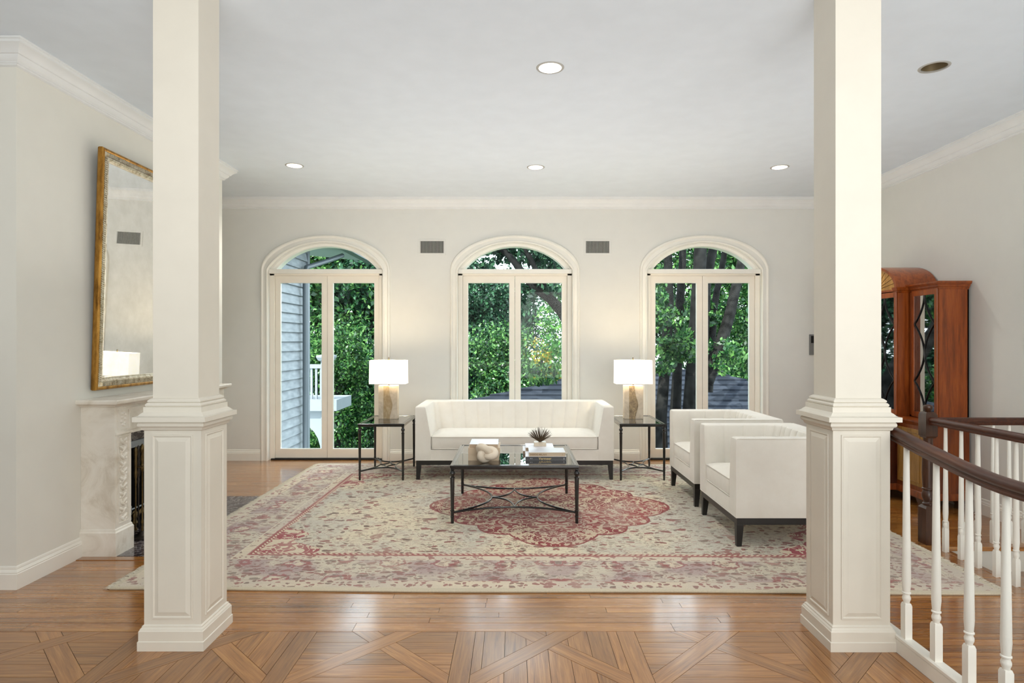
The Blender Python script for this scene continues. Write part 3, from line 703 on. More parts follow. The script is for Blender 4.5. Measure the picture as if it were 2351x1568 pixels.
# medallion
cxm = g.add(x_, 0.0)
ue = g.math('ABSOLUTE', g.math('DIVIDE', um, 1.0)); ve = g.math('ABSOLUTE', g.math('DIVIDE', v, 1.03))
md = g.add(g.math('POWER', ue, 1.45), g.math('POWER', ve, 1.45))
ang = g.math('ARCTAN2', v, um)
sc = g.math('ABSOLUTE', g.math('SINE', g.mul(ang, 8.0)))
tip = g.mul(g.add(g.step(ue, .82, .98), g.step(ve, .82, .98)), 0.0)
tipx = g.mul(g.math('SUBTRACT', 1.0, g.math('MULTIPLY', v, 5.0), clamp=True), g.step(ue, .6, 1.0)); tipy = g.mul(g.math('SUBTRACT', 1.0, g.math('MULTIPLY', um, 4.0), clamp=True), g.step(ve, .6, 1.0))
md2 = g.sub(g.sub(md, g.sub(g.mul(sc, .13), .05)), g.mul(g.add(tipx, tipy), .17))
inm = g.lt(md2, 1.0)
ar1 = g.noise(sym, 5.2, 1, 0.5, 2.4); ar2 = g.noise(g.vadd(sym, (5.1, 2.2, 0)), 7.5, 1, 0.5, 1.8)
rib1 = g.lt(g.math('ABSOLUTE', g.sub(ar1, .5)), 0.032); rib2 = g.lt(g.math('ABSOLUTE', g.sub(ar2, .5)), 0.032)
blob = g.gt(g.noise(g.vadd(sw_, (1.7, 8.8, 0)), 6.5, 2, 0.5, 1.0), 0.62)
creamy = g.math('MAXIMUM', g.math('MAXIMUM', rib1, rib2), blob)
mred = g.mix(g.step(g.noise(c, 1.6, 3), .35, .65), lin(118, 30, 32), lin(144, 44, 44))
medc = g.mix(g.mul(creamy, .9), mred, g.mix(g.step(dull, .4, .6), lin(206, 188, 158), lin(190, 172, 152)))
edge_m = g.band(md2, 0.965, 1.0)
medc = g.mix(edge_m, medc, lin(134, 50, 48))
field = g.mix(inm, field, medc)
# corner spandrels
su = g.sub(RX - .62, u); sv = g.sub(RY - .62, v)
spn = g.mul(g.lt(g.add(g.math('DIVIDE', su, .40), g.math('DIVIDE', sv, .70)), g.add(1.0, g.mul(g.math('SINE', g.mul(sv, 18.0)), .18))), g.mul(g.gt(su, 0), g.gt(sv, 0)))
field = g.mix(spn, field, g.mix(g.mul(g.math('MAXIMUM', rib1, g.gt(ar2, .56)), .9), lin(150, 58, 66), cream))
# main border
bc = g.mix(g.step(g.noise(sw_, 3.6, 4), .4, .62), lin(172, 152, 146), lin(200, 190, 170))
bs = g.voro(g.scale(sw_, (15, 26, 1)), 1.0); k1, k2, k3 = g.xyz(bs[1])
bc = g.mix(g.mul(g.mul(g.lt(bs[0], g.mul(.62, k2)), g.gt(k1, .12)), .75), bc, g.mix(k3, lin(140, 82, 76), lin(122, 106, 94)))
ross = g.voro(g.scale(sym, (2.9, 2.9, 1)), 1.0, rnd=.25)
rd = g.add(ross[0], g.mul(g.sub(nb, .5), .35))
bc = g.mix(g.mul(g.band(rd, .20, .26), .7), bc, lin(150, 70, 72)); bc = g.mix(g.mul(g.lt(rd, .17), .7), bc, lin(216, 202, 176)); bc = g.mix(g.mul(g.lt(rd, .05), .8), bc, lin(160, 70, 76))
bc = g.mix(g.mul(vine2, .6), bc, lin(130, 84, 76))
gd = g.mix(g.step(dull, .35, .65), lin(210, 196, 172), lin(192, 180, 166))
gs_ = g.voro(g.scale(sw_, (28, 30, 1)), 1.0, rnd=.7); j1, j2, j3 = g.xyz(gs_[1])
gd = g.mix(g.mul(g.lt(gs_[0], g.mul(.66, j2)), .75), gd, g.mix(j3, lin(140, 60, 62), brown))
col = field
col = g.mix(g.lt(ed, .625), col, g.mix(.55, rose, red))
col = g.mix(g.mul(g.band(ed, .600, .62), g.gt(g.math('SINE', g.mul(g.add(u, v), 160)), 0)), col, cream)
col = g.mix(g.lt(ed, .585), col, gd)
col = g.mix(g.mul(g.band(ed, .575, .585), .8), col, lin(160, 92, 88))
col = g.mix(g.lt(ed, .505), col, lin(214, 204, 182))
col = g.mix(g.lt(ed, .497), col, bc)
bc2 = g.voro(g.scale(sw_, (30, 44, 1)), 1.0); h1, h2, h3 = g.xyz(bc2[1])
col = g.mix(g.mul(g.mul(g.mul(g.lt(bc2[0], g.mul(.6, h2)), g.gt(h1, .2)), g.lt(ed, .497)), .6), col, g.mix(h3, lin(128, 62, 60), lin(112, 98, 88)))
col = g.mix(g.lt(ed, .142), col, lin(176, 150, 136))
col = g.mix(g.lt(ed, .136), col, gd)
col = g.mix(g.lt(ed, .034), col, lin(196, 184, 160))
# abrash and knot grain
st_ = g.noise(g.scale(c, (1.0, 45, 1)), 1.0, 3, .6); kn = g.noise(g.scale(c, (90, 240, 1)), 1.0, 2)
hs = g.n('ShaderNodeHueSaturation'); g.put(hs.inputs['Color'], col); g.put(hs.inputs['Value'], g.add(.56, g.add(g.mul(st_, .34), g.mul(kn, .42)))); hs.inputs['Saturation'].default_value = 1.0
fade = g.mix(g.mul(g.step(g.noise(c, 2.2, 4), .45, .7), .22), hs.outputs[0], lin(206, 196, 174))
g.set(color=fade, rough=.95, sheen=.15); g.bump(kn, .5, .004); M['rug'] = g.m
t = thing('rug', 'large faded Persian rug with a red medallion, under the sofa and tables', 'rug', (RC[0], RC[1], 0.001), math.radians(-0.75))
mb = MB(); NX, NY = 60, 42
tops = []
for zz, e in ((0, 0.004), (0.008, 0.0), (0.013, 0.006), (0.0145, 0.016)):
    ring = []
    for i in range(NX): ring.append((-RX + e + 2 * (RX - e) * i / NX, -RY + e, zz))
    for j in range(NY): ring.append((RX - e, -RY + e + 2 * (RY - e) * j / NY, zz))
    for i in range(NX): ring.append((RX - e - 2 * (RX - e) * i / NX, RY - e, zz))
    for j in range(NY): ring.append((-RX + e, RY - e - 2 * (RY - e) * j / NY, zz))
    ring = [(p[0] , p[1] + .008 * math.sin(p[0] * 2.1) * (1 if p[1] < 0 else .4), p[2]) for p in ring]
    tops.append(ring)
mb.loft(tops)
obj('pile', mb, 'rug', parent=t, smooth=60)
fr = MB()
for s in (-1, 1):
    n = 420
    for k in range(n):
        yk = -RY + .01 + (2 * RY - .02) * (k + random.random() * .6) / n; L = random.uniform(.025, .05); dy = random.uniform(-.012, .012)
        x0 = s * (RX - .004); x1 = s * (RX + L)
        fr.tube([(x0, yk, .006), ((x0 + x1) / 2, yk + dy * .4, .010), (x1, yk + dy, .003)], [.0032, .003, .0016], 4)
obj('fringe', fr, 'rug_fringe', parent=t, kind='stuff')

# ---------------------------------------------------------------- sofa and armchairs
def upholstered(W_, D, t0, t1, n_back, n_arm, rc, label, cat, name, loc, rz, group=None):
    """origin: middle of the front edge on the floor; the seat faces local -y"""
    T_ = thing(name, label, cat, loc, rz, group)
    zb, zt, zs = .207, .782, .46; ys = D - .30
    def tz(z): return t0 + (t1 - t0) * min(1, max(0, (z - zs) / (zt - zs)))
    def bz(z): return .235 + (.155 - .235) * min(1, max(0, (z - zs) / (zt - zs)))
    hw = W_ / 2
    def inset_ring(poly, d, keep):
        n = len(poly); out = []
        for i in range(n):
            p, a_, b_ = Vector(poly[i]), Vector(poly[i - 1]), Vector(poly[(i + 1) % n])
            n1 = (p - a_); n2 = (b_ - p)
            n1 = Vector((-n1.y, n1.x)); n2 = Vector((-n2.y, n2.x)); nn = Vector((0, 0))
            if n1.length > 1e-7: nn += n1.normalized()
            if n2.length > 1e-7: nn += n2.normalized()
            if nn.length > 1e-6: nn.normalize()
            q = p + nn * d
            if keep and abs(p.y - keep) < 1e-6: q.y = p.y
            out.append((q.x, q.y))
        return out
    levels = [(zb, 0.004), (zb + .01, 0), (.33, 0), (zs, 0), (.56, 0), (.66, 0), (zt - .018, 0), (zt - .006, .005), (zt, .014)]
    for s in (-1, 1):
        rings = []
        for z, ins in levels:
            tt = tz(z); P = [(hw, 0.0), (hw, ys)]
            n = 36
            for i in range(n + 1):
                yy_ = ys + (0 - ys) * i / n; bulge = 0
                if n_arm: bulge = .014 * abs(math.sin(PI * n_arm * (ys - yy_) / ys)) ** .5
                P.append((hw - tt - bulge, yy_))
            P = inset_ring(P, ins, ys)
            if s < 0: P = [(-x, y) for x, y in P][::-1]
            rings.append([(x, y, z) for x, y in P])
        obj('arm', MB().loft(rings), 'velvet', parent=T_, smooth=26)
    rings = []
    for z, ins in levels:
        tt, bb = tz(z), bz(z); P = [(-hw, ys), (-hw, D)][::-1] 
        P = [(hw, ys), (hw, D), (-hw, D), (-hw, ys)]
        xi = hw - tt; yi = D - bb; r_ = rc
        def arc_(cx_, cy_, a0, a1, k):
            out = []
            for i in range(k + 1):
                th = a0 + (a1 - a0) * i / k; R_ = r_ - (.014 * abs(math.sin(PI * 3 * i / k)) ** .5 if n_arm else 0)
                out.append((cx_ + R_ * math.cos(th), cy_ + R_ * math.sin(th)))
            return out
        P.append((-xi, ys))
        P += arc_(-xi + r_, yi - r_, PI, PI / 2, 12)
        n = n_back * 8
        for i in range(1, n):
            xx = -xi + r_ + (2 * (xi - r_)) * i / n
            P.append((xx, yi - .016 * abs(math.sin(PI * i / 8)) ** .5))
        P += arc_(xi - r_, yi - r_, PI / 2, 0, 12)
        P.append((xi, ys))
        P = inset_ring(P, ins, ys)
        rings.append([(x, y, z) for x, y in P])
    obj('backrest', MB().loft(rings), 'velvet', parent=T_, smooth=26)
    # seat base and cushion
    obj('seat_base', box(-hw + t0 - .01, hw - t0 + .01, .006, D - .1, zb + .002, .322), 'velvet', parent=T_, bevel=.006)
    cw, c0, c1 = hw - t0 - .004, .004, D - .225
    def rr_(e, z, r_=.03):
        x0, x1, y0, y1 = -cw + e, cw - e, c0 + e, c1 - e; out = []
        for cx_, cy_, a0 in ((x1 - r_, y0 + r_, -PI / 2), (x1 - r_, y1 - r_, 0), (x0 + r_, y1 - r_, PI / 2), (x0 + r_, y0 + r_, PI)):
            for i in range(5): th = a0 + PI / 2 * i / 4; out.append((cx_ + r_ * math.cos(th), cy_ + r_ * math.sin(th), z))
        return out
    R = [rr_(.012, .325), rr_(.003, .331), rr_(0, .345), rr_(-.002, .40), rr_(0, .447), rr_(.004, .458), rr_(.016, .466), rr_(.05, .478), rr_(.10, .488), rr_(.16, .494), rr_(.22, .497)]
    obj('seat_cushion', MB().loft(R), 'velvet', parent=T_, smooth=50)
    pp = MB(); pp.tube([p for p in rr_(.0, .458)], .0045, 6, closed=True); pp.tube([p for p in rr_(.002, .331)], .0045, 6, closed=True)
    pp.tube([(-hw + .003, .002, zb + .004), (hw - .003, .002, zb + .004), (hw - .003, D - .002, zb + .004), (-hw + .003, D - .002, zb + .004)], .004, 6, closed=True)
    for s in (-1, 1):
        pp.tube([(s * (hw - .002), .002, zb + .005), (s * (hw - .002), .002, zt - .02), (s * (hw - .006), .008, zt - .004), (s * (hw - .004), .03, zt - .002), (s * (hw - .004), D - .02, zt - .002)], .004, 6)
    pp.tube([(-hw + .012, D - .004, zt - .002), (hw - .012, D - .004, zt - .002)], .004, 6)
    obj('piping', pp, 'velvet', parent=T_, smooth=60)
    # dark wooden base
    fr_ = MB(); e = .008
    for q in ((-hw + e, hw - e, e, e + .03), (-hw + e, hw - e, D - e - .03, D - e), (-hw + e, -hw + e + .03, e + .03, D - e - .03), (hw - e - .03, hw - e, e + .03, D - e - .03)): fr_.box(q[0], q[1], q[2], q[3], .158, zb)
    obj('base_frame', fr_, 'black_wood', parent=T_)
    for sx in (-1, 1):
        for sy in (0, 1):
            rings = []
            for z, w_ in ((0, .036), (.158, .052)):
                xo = sx * (hw - e); xi_ = sx * (hw - e - w_); yo = e if sy == 0 else D - e; yi_ = yo + w_ if sy == 0 else yo - w_
                xa, xb = min(xo, xi_), max(xo, xi_); ya, yb = min(yo, yi_), max(yo, yi_)
                rings.append([(xa, ya, z), (xb, ya, z), (xb, yb, z), (xa, yb, z)])
            obj('leg', MB().loft(rings), 'black_wood', parent=T_, bevel=.002)
    if W_ > 1.5:
        obj('leg', MB().box(-.72, -.69, D - .1, D - .07, 0, .16), 'black_wood', parent=T_); obj('leg', MB().box(.69, .72, D - .1, D - .07, 0, .16), 'black_wood', parent=T_)
    return T_
RZ = 0.0155
upholstered(2.13, .82, .165, .107, 12, 0, .05, 'long cream velvet sofa with vertical channel back and black legs, under the middle arch', 'sofa', 'sofa', (.007, 6.54, RZ), 0)
upholstered(.85, .80, .135, .108, 4, 3, .11, 'cream velvet tub armchair nearest the camera, partly behind the right column', 'armchair', 'armchair', (1.605, 4.83, RZ), -PI / 2, 'cream armchairs')
upholstered(.85, .80, .135, .108, 4, 3, .11, 'cream velvet tub armchair farther back, between its twin and the right arched door', 'armchair', 'armchair', (1.615, 5.89, RZ), -PI / 2, 'cream armchairs')

# ---------------------------------------------------------------- metal and glass tables
def metal_table(w_, d_, h, ztr, q, p, label, name, cat, loc, group=None, leg_r=1.0):
    t = thing(name, label, cat, loc, 0, group); hw, hd = w_ / 2, d_ / 2; a, b = hw - .018, hd - .018; fw = .042
    f = MB()
    def fr4(o, z): return [(-hw + o, -hd + o, z), (hw - o, -hd + o, z), (hw - o, hd - o, z), (-hw + o, hd - o, z)]
    f.loft([fr4(.006, h - .032), fr4(.004, h - .020), fr4(0, h - .016), fr4(0, h - .003), fr4(.003, h), fr4(.012, h), fr4(.016, h - .003), fr4(.022, h - .003), fr4(.026, h), fr4(fw - .003, h), fr4(fw, h - .004), fr4(fw, h - .032), fr4(.006, h - .032)], caps=False)
    obj('table_frame', f, 'black_metal', parent=t, smooth=20)
    obj('glass_top', box(-hw + fw - .004, hw - fw + .004, -hd + fw - .004, hd - fw + .004, h - .011, h - .003), 'table_glass', parent=t)
    k = leg_r; zt = h - .032
    prof = [(.009, 0), (.0115 * k, .003), (.012 * k, .05), (.0145 * k, .052), (.0145 * k, .058), (.0125 * k, .060), (.0125 * k, ztr + .012), (.0155 * k, ztr + .014), (.0155 * k, ztr + .020), (.0125 * k, ztr + .022),
            (.0165 * k, zt - .075), (.019 * k, zt - .072), (.019 * k, zt - .066), (.012 * k, zt - .062), (.012 * k, zt - .055), (.017 * k, zt - .048), (.0215 * k, zt - .036), (.0215 * k, zt - .030), (.015 * k, zt - .018), (.011 * k, zt - .012), (.018 * k, zt - .003), (.018 * k, zt)]
    for sx in (-1, 1):
        for sy in (-1, 1): obj('leg', MB().lathe(prof, sx * a, sy * b, 14), 'black_metal', parent=t, smooth=40)
    def st(name_, pts, r_=.0085): obj(name_, MB().tube(pts, r_, 8), 'black_metal', parent=t, smooth=60)
    for s in (-1, 1):
        st('stretcher', arc_pts((-a, s * b, ztr), (a, s * b, ztr), (0, s * (b - 2 * q), ztr), 18))
        st('side_arc', arc_pts((s * a, -b, ztr), (s * a, b, ztr), (s * (a - 2 * p), 0, ztr), 20))
    F, Sx = b - q, a - p
    for sx in (-1, 1):
        for sy in (-1, 1): st('diamond_brace', arc_pts((0, sy * F, ztr), (sx * Sx, 0, ztr), (sx * Sx * .12, sy * F * .12, ztr), 12), .0075)
    return t
metal_table(1.052, 1.01, .475, .088, .165, .305, 'square black metal coffee table with a glass top and books, in front of the sofa', 'coffee_table', 'coffee table', (.005, 5.465, RZ), leg_r=1.12)
metal_table(.498, .755, .606, .096, .20, .14, 'black metal side table with glass top left of the sofa', 'side_table', 'side table', (-1.418, 6.88, RZ), group='glass side tables', leg_r=.95)
metal_table(.498, .755, .606, .096, .20, .14, 'black metal side table with glass top between sofa and armchairs', 'side_table', 'side table', (1.375, 6.88, RZ), group='glass side tables', leg_r=.95)

# table lamps
def lamp(cx, cy, z0, on, label, wave):
    t = thing('table_lamp', label, 'lamp', (cx, cy, z0), 0, 'table lamps beside the sofa')
    obj('base', box(-.108, .108, -.042, .042, 0, .382), 'alabaster', parent=t, bevel=.006)
    pts = [(-.05, .002)]; n = 14
    left = [(-.052, .002 + .376 * i / n) for i in range(n + 1)]
    right = [(.018 + .036 * math.exp(-((i / n - .42) / .26) ** 2) - .006 * (i / n), .002 + .376 * i / n) for i in range(n + 1)][::-1]
    obj('inlay', MB().prism_y(left + right, -.0445, -.040), on, parent=t)
    sl_ = MB(); sl_.prism_y([(x + .0, z) for x, z in right] + [(.108, .002), (.108, .378)], -.050, -.0425)
    obj('front_slab', sl_, 'alabaster', parent=t)
    obj('front_slab', MB().box(-.108, -.053, -.050, -.0425, .002, .378), 'alabaster', parent=t)
    obj('stem', MB().lathe([(.016, .382), (.016, .39), (.007, .393), (.007, .70)], seg=12), 'pewter', parent=t, smooth=50)
    w2, d2, zb, zt = .205, .10, .400, .668
    sh = MB()
    def rg(w_, d_, z): return [(-w_, -d_, z), (w_, -d_, z), (w_, d_, z), (-w_, d_, z)]
    sh.loft([rg(w2, d2, zb), rg(w2 * .985, d2 * .985, zt), rg(w2 * .985 - .003, d2 * .985 - .003, zt), rg(w2 - .003, d2 - .003, zb), rg(w2, d2, zb)], caps=False)
    obj('shade', sh, 'shade', parent=t)
    sp = MB(); sp.box(-w2 + .004, w2 - .004, -.002, .002, zt - .012, zt - .009); sp.box(-.002, .002, -d2 + .004, d2 - .004, zt - .012, zt - .009)
    obj('shade_spider', sp, 'brass', parent=t); obj('finial', MB().lathe([(.004, .66), (.009, .675), (.004, .688)], seg=10), 'brass', parent=t)
    obj('bulb', MB().lathe([(.006, .47), (.012, .48), (.028, .52), (.03, .54), (.02, .565), (.004, .575)], seg=14), 'bulb', parent=t, smooth=60)
    d = bpy.data.lights.new('lamp_bulb', 'POINT'); d.energy = 14; d.color = (1, .84, .62); d.shadow_soft_size = .05
    lo = bpy.data.objects.new('lamp_bulb', d); COL.objects.link(lo); lo.location = (0, -.0, .61); lo.parent = t
TZ = .606 + RZ - .003
lamp(-1.432, 6.98, TZ, 'onyx_pale', 'lit lamp with rectangular shade and pale stone base left of the sofa', 0)
lamp(1.362, 6.98, TZ, 'onyx', 'lit lamp with rectangular shade and dark veined inlay right of the sofa', 0)

# ---------------------------------------------------------------- things on the coffee table
def text(body, size, parent, loc, rot, m, name='lettering', ext=.0006, bold=0.0, stretch=1.0):
    cu = bpy.data.curves.new('t', 'FONT'); cu.body = body; cu.size = size; cu.extrude = ext; cu.offset = bold; cu.resolution_u = 3
    o = bpy.data.objects.new('t', cu); COL.objects.link(o); bpy.context.view_layer.update()
    me = bpy.data.meshes.new_from_object(o.evaluated_get(bpy.context.evaluated_depsgraph_get())); bpy.data.objects.remove(o)
    me.materials.clear(); me.materials.append(M[m]); q = bpy.data.objects.new(name, me); COL.objects.link(q)
    q.location = loc; q.rotation_euler = rot; q.scale = (stretch, 1, 1); q.parent = parent; return q
def book(x0, x1, y0, y1, z0, z1, mcov, label, mspine=None, spine='front', group='books on the coffee table'):
    """spine towards -y; pages show on the other sides"""
    cx, cy = (x0 + x1) / 2, (y0 + y1) / 2; hx, hy, h = (x1 - x0) / 2, (y1 - y0) / 2, z1 - z0
    t = thing('book', label, 'book', (cx, cy, z0), 0, group); c_ = .003
    obj('pages', box(-hx + .004, hx - .004, -hy + .004, hy - .005, c_, h - c_), 'paper', parent=t)
    obj('cover', MB().box(-hx, hx, -hy, hy, 0, c_).box(-hx, hx, -hy, hy, h - c_, h), mcov, parent=t)
    obj('spine', box(-hx, hx, -hy - .001, -hy + .003, 0.0005, h - .0005), mspine or mcov, parent=t)
    return t
Z0 = .475 + RZ - .0028
book(-.389, -.128, 5.18, 5.475, Z0, Z0 + .050, 'cover_beige', 'thick beige book at the bottom of the left stack')
book(-.389, -.120, 5.18, 5.475, Z0 + .0505, Z0 + .109, 'cover_beige', 'thick pale book in the middle of the left stack')
b_ = book(-.378, -.137, 5.19, 5.47, Z0 + .1095, Z0 + .138, 'cover_silver', 'pale silvery book with faint lettering on top of the left stack', 'cover_tan')
b2 = book(.100, .446, 5.195, 5.45, Z0, Z0 + .031, 'cover_pale', 'black spined art book under the beige one, front right stack', 'cover_black')
text('Vermeer', .030, b2, (-.062, -.1290, .0055), (PI / 2, 0, 0), 'lettering_gold', bold=.0004)
text('II  II', .012, b2, (-.135, -.1290, .012), (PI / 2, 0, 0), 'lettering_white'); text('I', .024, b2, (.150, -.1290, .006), (PI / 2, 0, 0), 'lettering_white')
b1 = book(.128, .440, 5.205, 5.44, Z0 + .0315, Z0 + .065, 'cover_silver', 'beige spined travel book lettered in brown, on the front right stack', 'cover_beige')
text('INSIDE MILAN', .0205, b1, (-.147, -.1190, .009), (PI / 2, 0, 0), 'lettering_brown', bold=.0006, stretch=1.12)
text('I', .02, b1, (.128, -.1190, .009), (PI / 2, 0, 0), 'lettering_brown')
book(.082, .330, 5.475, 5.74, Z0, Z0 + .030, 'cover_pale', 'grey edged book at the bottom of the rear right pile', 'cover_tan')
book(.105, .360, 5.485, 5.72, Z0 + .0305, Z0 + .058, 'cover_pale', 'white glossy book under the spiky ornament', 'cover_tan')
# knot ornament
t = thing('knot_ornament', 'cream stone knot sculpture in front of the left book stack', 'ornament', (-.232, 5.085, Z0))
pts = []
for i in range(72):
    a = 2 * PI * i / 72
    x = (math.sin(a) + 2 * math.sin(2 * a)) * .0235; z = (math.cos(a) - 2 * math.cos(2 * a)) * .0185; yk = -math.sin(3 * a) * .024
    pts.append((x, yk, z))
rot = Matrix.Rotation(math.radians(24), 4, 'Y')
pts = [rot @ Vector(p) for p in pts]; mz = min(p.z for p in pts)
obj('knot', MB().tube([(p.x * 1.12, p.y, p.z - mz + .029) for p in pts], .030, 16, closed=True), 'stone_white', parent=t, smooth=80)
# spiky ornament
t = thing('spiky_ornament', 'brown spiky fan ornament on a small stone block, on the rear right books', 'ornament', (.238, 5.585, Z0 + .0585))
obj('stone_block', box(-.055, .055, -.045, .045, 0, .036), 'alabaster', parent=t, bevel=.003)
sp = MB()
for k in range(150):
    th = random.uniform(-1.08, 1.08) ; ph = random.uniform(-.5, .5); L = random.uniform(.105, .14)
    d = Vector((math.sin(th), math.sin(ph) * .6, math.cos(th) * math.cos(ph))).normalized()
    sp.tube([(d.x * .006, d.y * .006, .034), (d.x * L * .5, d.y * L * .5, .036 + d.z * L * .5), (d.x * L, d.y * L, .036 + d.z * L)], [.0016, .0013, .0007], 4)
obj('spines', sp, 'bristle', parent=t, kind='stuff')

# ---------------------------------------------------------------- display cabinet on the right wall
XW = 4.05
t = thing('display_cabinet', 'tall cherry breakfront cabinet with arched top and glass doors on the right wall', 'cabinet', (3.8, 6.22, 0))
CY = 6.22; HC = .39; HWG = .80
def P(name, mb, m, **k): return obj(name, mb, m, parent=t, world=True, **k)
# lower section: centre and two wings
lowc = MB().box(3.54, XW, CY - HC, CY + HC, .10, .76); P('lower_case', lowc, 'cherry_dark', bevel=.003)
for s in (-1, 1):
    ya, yb = (CY - HWG, CY - HC) if s < 0 else (CY + HC, CY + HWG)
    P('lower_wing', MB().box(3.66, XW, ya, yb, .10, .76), 'cherry', bevel=.003)
    d = MB().box(3.648, 3.66, ya + .03, yb - .03, .19, .70); dd = P('door', d, 'golden_wood', bevel=.002)
    mm = MB()
    for q in ((ya + .06, ya + .068, .22, .67), (yb - .068, yb - .06, .22, .67), (ya + .068, yb - .068, .22, .228), (ya + .068, yb - .068, .662, .67)): mm.box(3.642, 3.648, *q)
    obj('panel_moulding', mm, 'golden_wood', parent=dd, world=True)
for s in (-1, 1):
    ya, yb = (CY - HC + .02, CY - .005) if s < 0 else (CY + .005, CY + HC - .02)
    dd = P('door', MB().box(3.528, 3.54, ya, yb, .19, .70), 'golden_wood', bevel=.002)
    obj('knob', MB().lathe([(.006, 0), (.012, .012), (.004, .02)], seg=10).xf(Matrix.Translation((3.528, CY + s * .03, .46)) @ Matrix.Rotation(-PI / 2, 4, 'Y')), 'brass', parent=dd, world=True)
def plan_ring(e, z, dc, dw):   # breakfront outline, e = overhang
    return [(XW, CY - HWG - e, z), (XW, CY + HWG + e, z), (dw - e, CY + HWG + e, z), (dw - e, CY + HC + e, z), (dc - e, CY + HC + e, z), (dc - e, CY - HC - e, z), (dw - e, CY - HC - e, z), (dw - e, CY - HWG - e, z)]
def brk(name, seq, dc, dw, m): return fixn(P(name, MB().loft([plan_ring(e, z, dc, dw) for e, z in seq]), m, smooth=30))
brk('plinth', [(.012, .085), (.014, .10), (.010, .125), (.006, .14), (.001, .145)], 3.54, 3.66, 'cherry')
brk('waist_moulding', [(0, .735), (.008, .742), (.014, .750), (.020, .762), (.026, .768), (.026, .782), (.012, .786)], 3.54, 3.66, 'cherry')
for s in (-1, 1):
    for dpt, yy_ in ((3.53, CY + s * (HC - .05)), (3.65, CY + s * (HWG - .06)), (3.98, CY + s * (HWG - .06))):
        P('bracket_foot', MB().prism_x([(yy_ - .06, .088), (yy_ - .045, .05), (yy_ - .03, .04), (yy_ - .035, 0), (yy_ + .035, 0), (yy_ + .03, .04), (yy_ + .045, .05), (yy_ + .06, .088)], dpt, dpt + .06), 'cherry_dark')
# upper section
ZU0, ZU1 = .785, 1.985
for s in (-1, 1):
    ya, yb = (CY - HWG + .01, CY - HC) if s < 0 else (CY + HC, CY + HWG - .01)
    c_ = MB(); so, si = (ya, yb) if s < 0 else (yb, ya)
    ys_ = sorted((so, so - s * -.02 * -1)); 
    lo_, hi_ = (ya, ya + .02) if s < 0 else (yb - .02, yb)
    c_.box(3.785, XW, lo_, hi_, ZU0, ZU1); c_.box(3.785, XW, ya, yb, ZU0, ZU0 + .02); c_.box(3.785, XW, ya, yb, ZU1 - .02, ZU1); c_.box(XW - .012, XW, ya, yb, ZU0, ZU1)
    lo2, hi2 = (yb - .045, yb) if s < 0 else (ya, ya + .045)
    c_.box(3.785, XW, lo2, hi2, ZU0, ZU1)
    P('upper_wing', c_, 'cherry')
    for zs_ in (1.09, 1.39, 1.69): P('shelf', MB().box(3.81, XW - .012, ya + .02, yb - .02, zs_, zs_ + .014), 'cherry')
    # wing door with curved glazing bars
    da, db = (ya + .004, yb - .045) if s < 0 else (ya + .045, yb - .004)
    f = MB(); st_w = .038
    f.box(3.770, 3.785, da, da + st_w, ZU0 + .01, ZU1 - .01); f.box(3.770, 3.785, db - st_w, db, ZU0 + .01, ZU1 - .01); f.box(3.770, 3.785, da + st_w, db - st_w, ZU0 + .01, ZU0 + .06); f.box(3.770, 3.785, da + st_w, db - st_w, ZU1 - .06, ZU1 - .01)
    dr = P('door', f, 'cherry', bevel=.002)
    g0, g1 = da + st_w, db - st_w; gc = (g0 + g1) / 2; gh = (g1 - g0) / 2; za, zb_ = ZU1 - .06, ZU0 + .06
    obj('pane', MB().box(3.777, 3.780, g0, g1, zb_, za), 'cabinet_glass', parent=dr, world=True)
    Pd = .53
    for sg in (-1, 1):
        pts = []; z = za
        while z > zb_:
            u_ = ((za - z) / (Pd / 2)); ph = u_ % 2; tt_ = ph if ph <= 1 else 2 - ph
            pts.append((3.772, gc + sg * (gh * tt_ ** 1.9 * .98 + .003), z)); z -= .01
        obj('glazing_bar', MB().tube(pts, .005, 6), 'black_wood', parent=dr, world=True, smooth=60)
